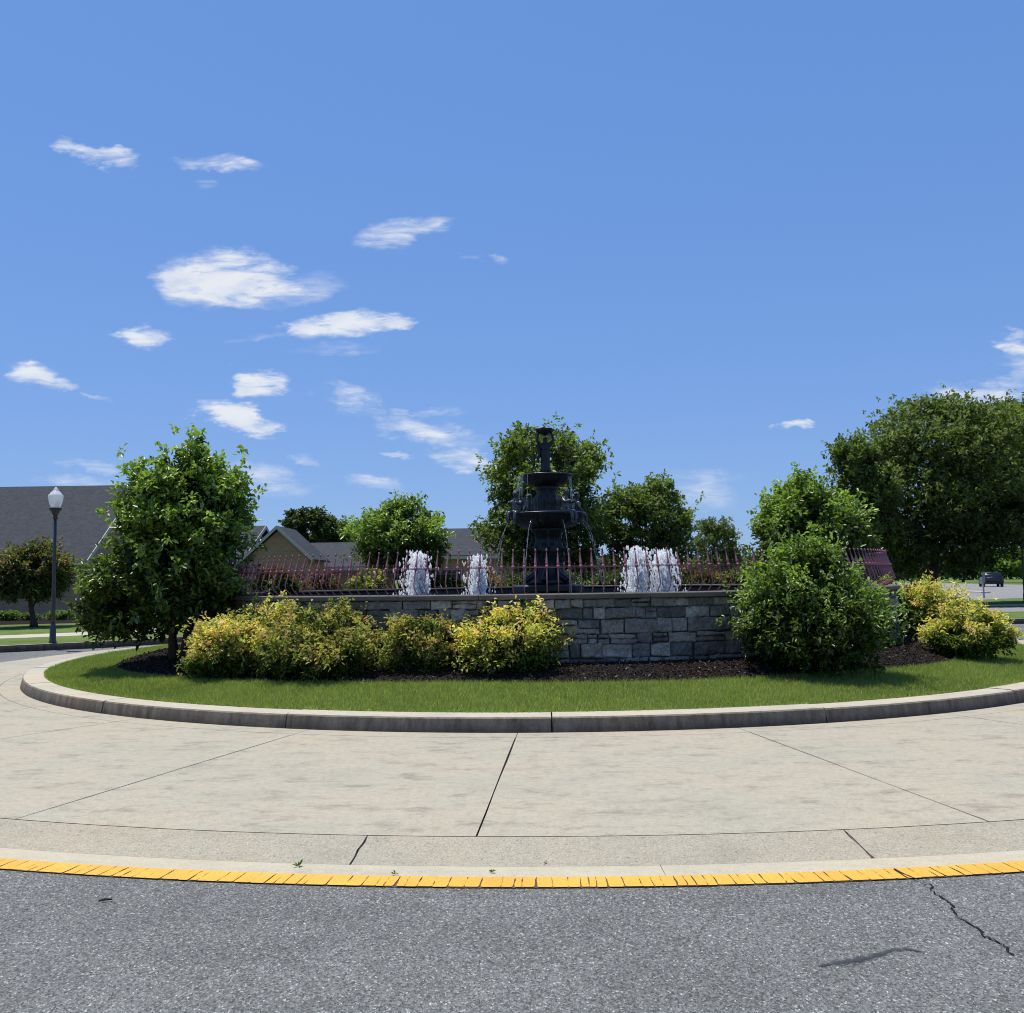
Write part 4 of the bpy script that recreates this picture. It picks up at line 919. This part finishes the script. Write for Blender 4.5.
b2 = gable_building('brick_building', 'brick building with a small front gable seen just right of the left tree', -26, -16.6, 57, 67, 3.05, 5.25, windows=[(-18,1.7,1.2,1.2)])
# its front gable as parts
A = atd(278, 528, 55.6); hw = 2.0; ez = 3.1; gx = A.x - b2.location.x; gz = A.z - b2.location.z
mb = MB(); y0, y1 = -1.4, 3.2; e0 = ez - b2.location.z
mb.add([(gx-hw+.2,y0,0),(gx+hw-.2,y0,0),(gx+hw-.2,y0,e0),(gx,y0,gz-.15),(gx-hw+.2,y0,e0),(gx-hw+.2,y1,0),(gx+hw-.2,y1,0),(gx+hw-.2,y1,e0),(gx-hw+.2,y1,e0)], [(0,1,2,3,4),(1,6,7,2),(5,0,4,8)]); mb.build('gable_wall', MA['brick'], b2)
mb = MB(); fa = MB()
for s in (-1, 1):
    a = Vector((gx + s*(hw+.15), y0-.35, e0-.25)); b = Vector((gx, y0-.35, gz)); c = Vector((gx, y1, gz)); d = Vector((gx + s*(hw+.15), y1, e0-.25)); u = Vector((0,0,.12))
    mb.add([a,b,c,d,a+u,b+u,c+u,d+u], [(0,1,2,3),(4,7,6,5),(0,4,5,1),(1,5,6,2),(2,6,7,3),(3,7,4,0)])
    q = Vector((0,-.03,0)); l_ = Vector((0,0,-.08)); h_ = Vector((0,0,.14)); fa.add([a+l_,b+l_,b+h_,a+h_,a+l_+q,b+l_+q,b+h_+q,a+h_+q], [(0,1,2,3),(4,7,6,5),(0,4,5,1),(3,2,6,7),(0,3,7,4),(1,5,6,2)])
mb.build('gable_roof', MA['shingle'], b2); fa.build('gable_fascia', MA['trim'], b2)
gable_building('brick_building', 'low grey roofed building between the small gable and the bright green tree', -15.0, -9.0, 64, 73, 2.7, 4.35)
gable_building('brick_building', 'distant brick building whose dark roof shows left of the tall trees behind the fountain', -7, 3, 62, 72, 3.3, 5.15, windows=[(-4,1.7,1.2,1.2)])

# ------------------------------------------------------------------ trees beyond
TG = 'street trees beyond the roundabout'
tree('street_tree', 'tallest dark green tree directly behind the bronze fountain', 'tree',
     [(424,496,560),(436,488,594),(450,484,604),(470,482,612),(495,478,614),(520,476,616),(545,480,612),(565,486,606),(582,500,590)], 42, 545, 6500, 6, .20, .55, GD, MA['leafmat'], .16, TG, zroot=.1, seed=60, nl=26, tipcol=[(.16,.21,.06),(.19,.24,.075)], rag=.15, lumpf=.7, lumpa=.34, gap=-.22)
tree('street_tree', 'second dark green tree right of the fountain, behind the paired jets', 'tree',
     [(469,644,672),(480,622,684),(498,600,694),(520,594,696),(545,592,694),(566,596,690),(582,606,680)], 44, 648, 4200, 6, .19, .55, GD, MA['leafmat'], .13, TG, zroot=.1, seed=61, nl=20, tipcol=[(.145,.195,.055),(.18,.23,.07)], rag=.2, lumpf=.8, lumpa=.34, gap=-.22)
tree('young_tree', 'pale thin leaved tree between the dark trees and the bright right hand tree', 'tree',
     [(516,702,722),(526,690,734),(542,682,740),(558,682,742),(574,690,736)], 48, 711, 2300, 5, .17, .4, [(.12,.15,.06),(.16,.19,.08),(.10,.13,.05)], MA['leafmat'], .09, TG, zroot=.1, seed=62, nl=18, rag=.3, lumpf=1.0, lumpa=.26, gap=-.1)
tree('distant_tree', 'dark distant tree behind the small brick gable', 'tree',
     [(506,292,312),(514,284,326),(526,281,332),(540,284,332),(556,290,328)], 82, 306, 1700, 5, .32, .55, GD, MA['leafmat'], .2, TG, zroot=.1, seed=63, lumpf=.5, lumpa=.25)
tree('distant_tree', 'lighter distant tree right of the dark one, above the low grey roof', 'tree',
     [(513,328,348),(520,320,358),(534,320,362),(550,326,358)], 84, 340, 1500, 5, .30, .5, [(.07,.10,.03),(.10,.13,.045)], MA['leafmat'], .2, TG, zroot=.1, seed=64, lumpf=.6, lumpa=.28, gap=-.15)
tree('oak_tree', 'huge dark spreading tree at right, biggest in the picture', 'tree',
     [(398,915,965),(405,892,990),(412,868,1006),(432,850,1018),(460,842,1024),(495,842,1026),(525,858,1024),(550,862,1014),(566,872,1000),(574,890,960)], 46, 935, 10500, 6, .20, .55, GD, MA['leafmat'], .24, TG, zroot=.1, seed=65, nl=34, tipcol=[(.145,.185,.056),(.175,.22,.07)], rag=.12, lumpf=.6, lumpa=.16, gap=-.3)
tree('oak_tree', 'big dark tree at the right edge, its crown merging with the spreading tree', 'tree',
     [(400,1000,1050),(408,984,1080),(425,966,1104),(460,955,1118),(500,952,1120),(530,958,1112),(550,970,1105)], 48, 1036, 9000, 6, .21, .55, GD, MA['leafmat'], .24, TG, zroot=.1, seed=66, nl=30, tipcol=[(.145,.185,.056),(.175,.22,.07)], rag=.14, lumpf=.6, lumpa=.18, gap=-.3)
tree('street_tree', 'medium dark tree tucked between the bright island tree and the huge spreading tree', 'tree',
     [(436,838,862),(450,828,880),(480,826,900),(515,838,905),(545,842,905),(570,850,895)], 43, 868, 3600, 6, .19, .55, GD, MA['leafmat'], .14, TG, zroot=.1, seed=67, nl=18, tipcol=[(.135,.18,.05),(.165,.21,.065)], rag=.2, lumpf=.9, lumpa=.22)
tree('crabapple_tree', 'low dark tree with reddish tips before the long brick building at left', 'tree',
     [(545,10,58),(552,-12,70),(560,-20,74),(572,-22,72),(588,-18,70),(602,-8,60)], 36, 34, 3600, 6, .17, .5, [(.05,.07,.022),(.07,.09,.03),(.09,.08,.035)], MA['leafmat'], .12, TG, zroot=.12, seed=68, nl=14, tipcol=[(.13,.15,.05),(.16,.11,.06)], lumpf=.9, top=.75)
for i, (c, D, yt, w_, lb) in enumerate(((905,100,546,34,'distant tree in shade left of the parked dark car'),(965,150,548,26,'far tree in line with the street behind the dark car'),(1003,132,548,30,'far tree behind and right of the dark car'),
                                      (1040,118,540,34,'lime green far tree at the right picture edge'),(760,70,548,34,'distant tree low behind the bright right hand island tree'),(835,78,545,44,'distant dark tree behind the right end of the fence'))):
    tree('distant_tree', lb, 'tree', [(yt, c-w_*.35, c+w_*.35),(yt+8, c-w_*.8, c+w_*.8),(yt+18, c-w_, c+w_),(yt+27, c-w_*.85, c+w_*.85)], D, c, 1500, 5, .0042 * D, .55, [(.10,.16,.03),(.14,.22,.04)] if i in (2,3) else GD, MA['leafmat'], .2, TG, zroot=.1, seed=70 + i, lumpf=.45, lumpa=.2)
def wood(name, px0, px1, D, yt, n, cols, seed, label):
    rr_ = np.random.default_rng(seed); xs = rr_.uniform(px0, px1, n); X = (xs - 512) / F * D; Y = D + rr_.uniform(-3, 3, n)
    tops = np.array([atd(x, yt, D).z for x in (px0, px1)]); zt = np.interp(xs, (px0, px1), tops) * (1 + .16 * lump(np.stack([X, Y * 0, X * 0], 1), .22, seed) + .08 * lump(np.stack([X, Y * 0, X * 0], 1), .9, seed + 2))
    Z = zt * np.sqrt(rr_.random(n)); P = np.stack([X, Y, Z], 1); l = lump(P, .5, seed)
    C = np.array(cols)[rr_.integers(0, len(cols), n)] * (1 + .8 * l)[:, None]; ln = rr_.uniform(.5, 1.1, n) * D * .0055
    V_, F_, C_ = leaves(P, rr_.normal(size=(n, 3)), ln, ln * .6, C)
    return tag(link(name, npmesh(name, V_, F_, C_), MA['leafmat']), label, 'woods', kind='stuff')
wood('woodland', 430, 900, 120, 557, 16000, GD, 3, 'far off dark green woodland behind the fountain')
wood('woodland', 860, 1100, 190, 556, 12000, [(.07,.11,.025),(.10,.15,.03),(.20,.28,.05)], 6, 'far off woodland closing the end of the street at right')
for i, (c, w_, yt, D, lb) in enumerate(((8,14,612,43,'small pale green shrub by the brick wall, leftmost of three'),(30,12,613,43,'small pale green shrub by the brick wall, middle of three'),(62,16,611,43,'small pale green shrub by the brick wall right of the lamp post'))):
    tree('small_shrub', lb, 'shrub', [(yt, c-w_*.5, c+w_*.5),(yt+3, c-w_*.9, c+w_*.9),(yt+8, c-w_, c+w_)], D, c, 350, 6, .12, .5, [(.11,.16,.05),(.14,.19,.07)], MA['leafmat'], .012, 'small shrubs by the brick building', zroot=.12, seed=80 + i, nl=5, stems=3, top=.6)

# ------------------------------------------------------------------ lamp posts
def lamp(name, px, D, ytop, label, zb=.112, globe=True):
    T = atd(px, ytop, D); h = T.z - zb; e = empty(name, (T.x, D, zb), label, 'street lamp')
    mb = MB(); mb.lathe([(.10,0),(.10,.04),(.085,.07),(.08,.42),(.07,.47),(.062,.52)], 16, mod=fl(8,.03)); mb.build('base', MA['post'], e, smooth=True)
    hp = h - .86; mb = MB(); mb.lathe([(.058,.50),(.054,hp*.3),(.046,hp*.7),(.040,hp)], 16); mb.build('pole', MA['post'], e, smooth=True)
    mb = MB(); mb.lathe([(.046,hp-.02),(.075,hp+.0),(.05,hp+.04),(.055,hp+.07),(.12,hp+.2),(.165,hp+.24),(.17,hp+.27),(.13,hp+.29)], 20); mb.build('collar', MA['blackiron'], e, smooth=True)
    mb = MB(); z = hp + .29; mb.lathe([(.115,z),(.16,z+.12),(.185,z+.24),(.190,z+.32),(.185,z+.35),(.16,z+.37),(.12,z+.43),(.07,z+.47),(.05,z+.49)], 24, mod=fl(12,.012)); g_ = mb.build('globe', MA['globe'], e, smooth=True)
    mb = MB(); mb.lathe([(.06,z+.488),(.07,z+.505),(.04,z+.525),(.035,z+.54),(.03,z+.555),(.004,z+.575)], 12); mb.build('finial', MA['globe'], e, smooth=True)
    return e
lamp('street_lamp', 56, 25.9, 487, 'dark lamp post with a pale acorn globe on the verge at the left')
pR = gnd(1021, 603, .1); lamp('street_lamp', 1019, pR.y, 492, 'dark lamp post standing in the shade under the trees at the right edge', zb=.10)
# sign post
pS = gnd(984, 598, .1); e = empty('sign_post', (pS.x, pS.y, .1), 'thin grey sign post seen edge-on beside the parked dark car', 'sign post'); hS = atd(984, 572, pS.y).z - .1
mb = MB(); mb.box(-.04,.04,-.03,.03,0,hS); mb.build('post', MA['galv'], e)
mb = MB(); mb.box(-.10,.10,-.06,-.035,hS-.62,hS-.02); mb.build('sign_plate', MA['signface'], e)

# ------------------------------------------------------------------ parked car
pc = gnd(994, 587, .1); car = empty('parked_car', (pc.x, pc.y, .105), 'dark boxy car seen from behind, standing on the street under the trees at right', 'car', rz=math.radians(-20))
def loft(secs, name, m, parent):
    bm = bmesh.new(); rows = []
    for (y, hw_, z0, z1, hwt) in secs: rows.append([bm.verts.new(v) for v in ((-hw_,y,z0),(-hw_*1.02,y,(z0+z1)*.5),(-hwt,y,z1),(hwt,y,z1),(hw_*1.02,y,(z0+z1)*.5),(hw_,y,z0))])
    for a, b in zip(rows, rows[1:]):
        for i in range(6): bm.faces.new((a[i], a[(i+1)%6], b[(i+1)%6], b[i]))
    bm.faces.new(rows[0][::-1]); bm.faces.new(rows[-1]); bmesh.ops.recalc_face_normals(bm, faces=bm.faces)
    bmesh.ops.bevel(bm, geom=bm.edges[:], offset=.04, segments=2, affect='EDGES'); me = bpy.data.meshes.new(name); bm.to_mesh(me); bm.free(); return link(name, me, m, parent, smooth=True)
loft([(0,.90,.38,.98,.88),(.12,.94,.30,1.02,.9),(2.9,.95,.28,1.02,.9),(3.4,.94,.28,.98,.88),(4.5,.92,.32,.90,.84),(4.7,.85,.38,.8,.8)], 'body', MA['carpaint'], car)
loft([(.10,.85,.98,1.05,.83),(.35,.83,1.0,1.50,.68),(2.5,.83,1.0,1.54,.68),(3.3,.82,.98,1.04,.76)], 'cabin', MA['carpaint'], car)
mb = MB(); mb.add([(-.68,.16,1.12),(.68,.16,1.12),(.6,.30,1.44),(-.6,.30,1.44)], [(0,1,2,3)]); mb.build('rear_window', MA['glassdark'], car)
for s in (-1, 1):
    mb = MB(); mb.add([(s*.845,.45,1.08),(s*.845,2.75,1.08),(s*.745,2.4,1.42),(s*.745,.5,1.42)], [(0,1,2,3)]); mb.build('side_window', MA['glassdark'], car)
    mb = MB(); mb.box(s*.82-.07, s*.82+.07, -.03, .03, .72, .96); mb.build('tail_light', MA['lightred'], car)
mb = MB(); mb.box(-.88,.88,-.10,.06,.36,.54); mb.build('bumper', MA['tyre'], car)
for s in (-1, 1):
    for y in (.85, 3.75):
        w_ = bpy.data.objects.new('wheel', None); COL.objects.link(w_); w_.parent = car; w_.location = (s*.84, y, .345)
        mb = MB(); mb.lathe([(.2,-.11),(.33,-.11),(.345,-.08),(.345,.08),(.33,.11),(.2,.11)], 24); o = mb.build('tyre', MA['tyre'], w_, smooth=True); o.rotation_euler = (0, PI/2, 0)
        mb = MB(); mb.lathe([(.02,-.09),(.20,-.10),(.205,.0),(.20,.10),(.02,.09)], 20); o = mb.build('rim', MA['rim'], w_); o.rotation_euler = (0, PI/2, 0)
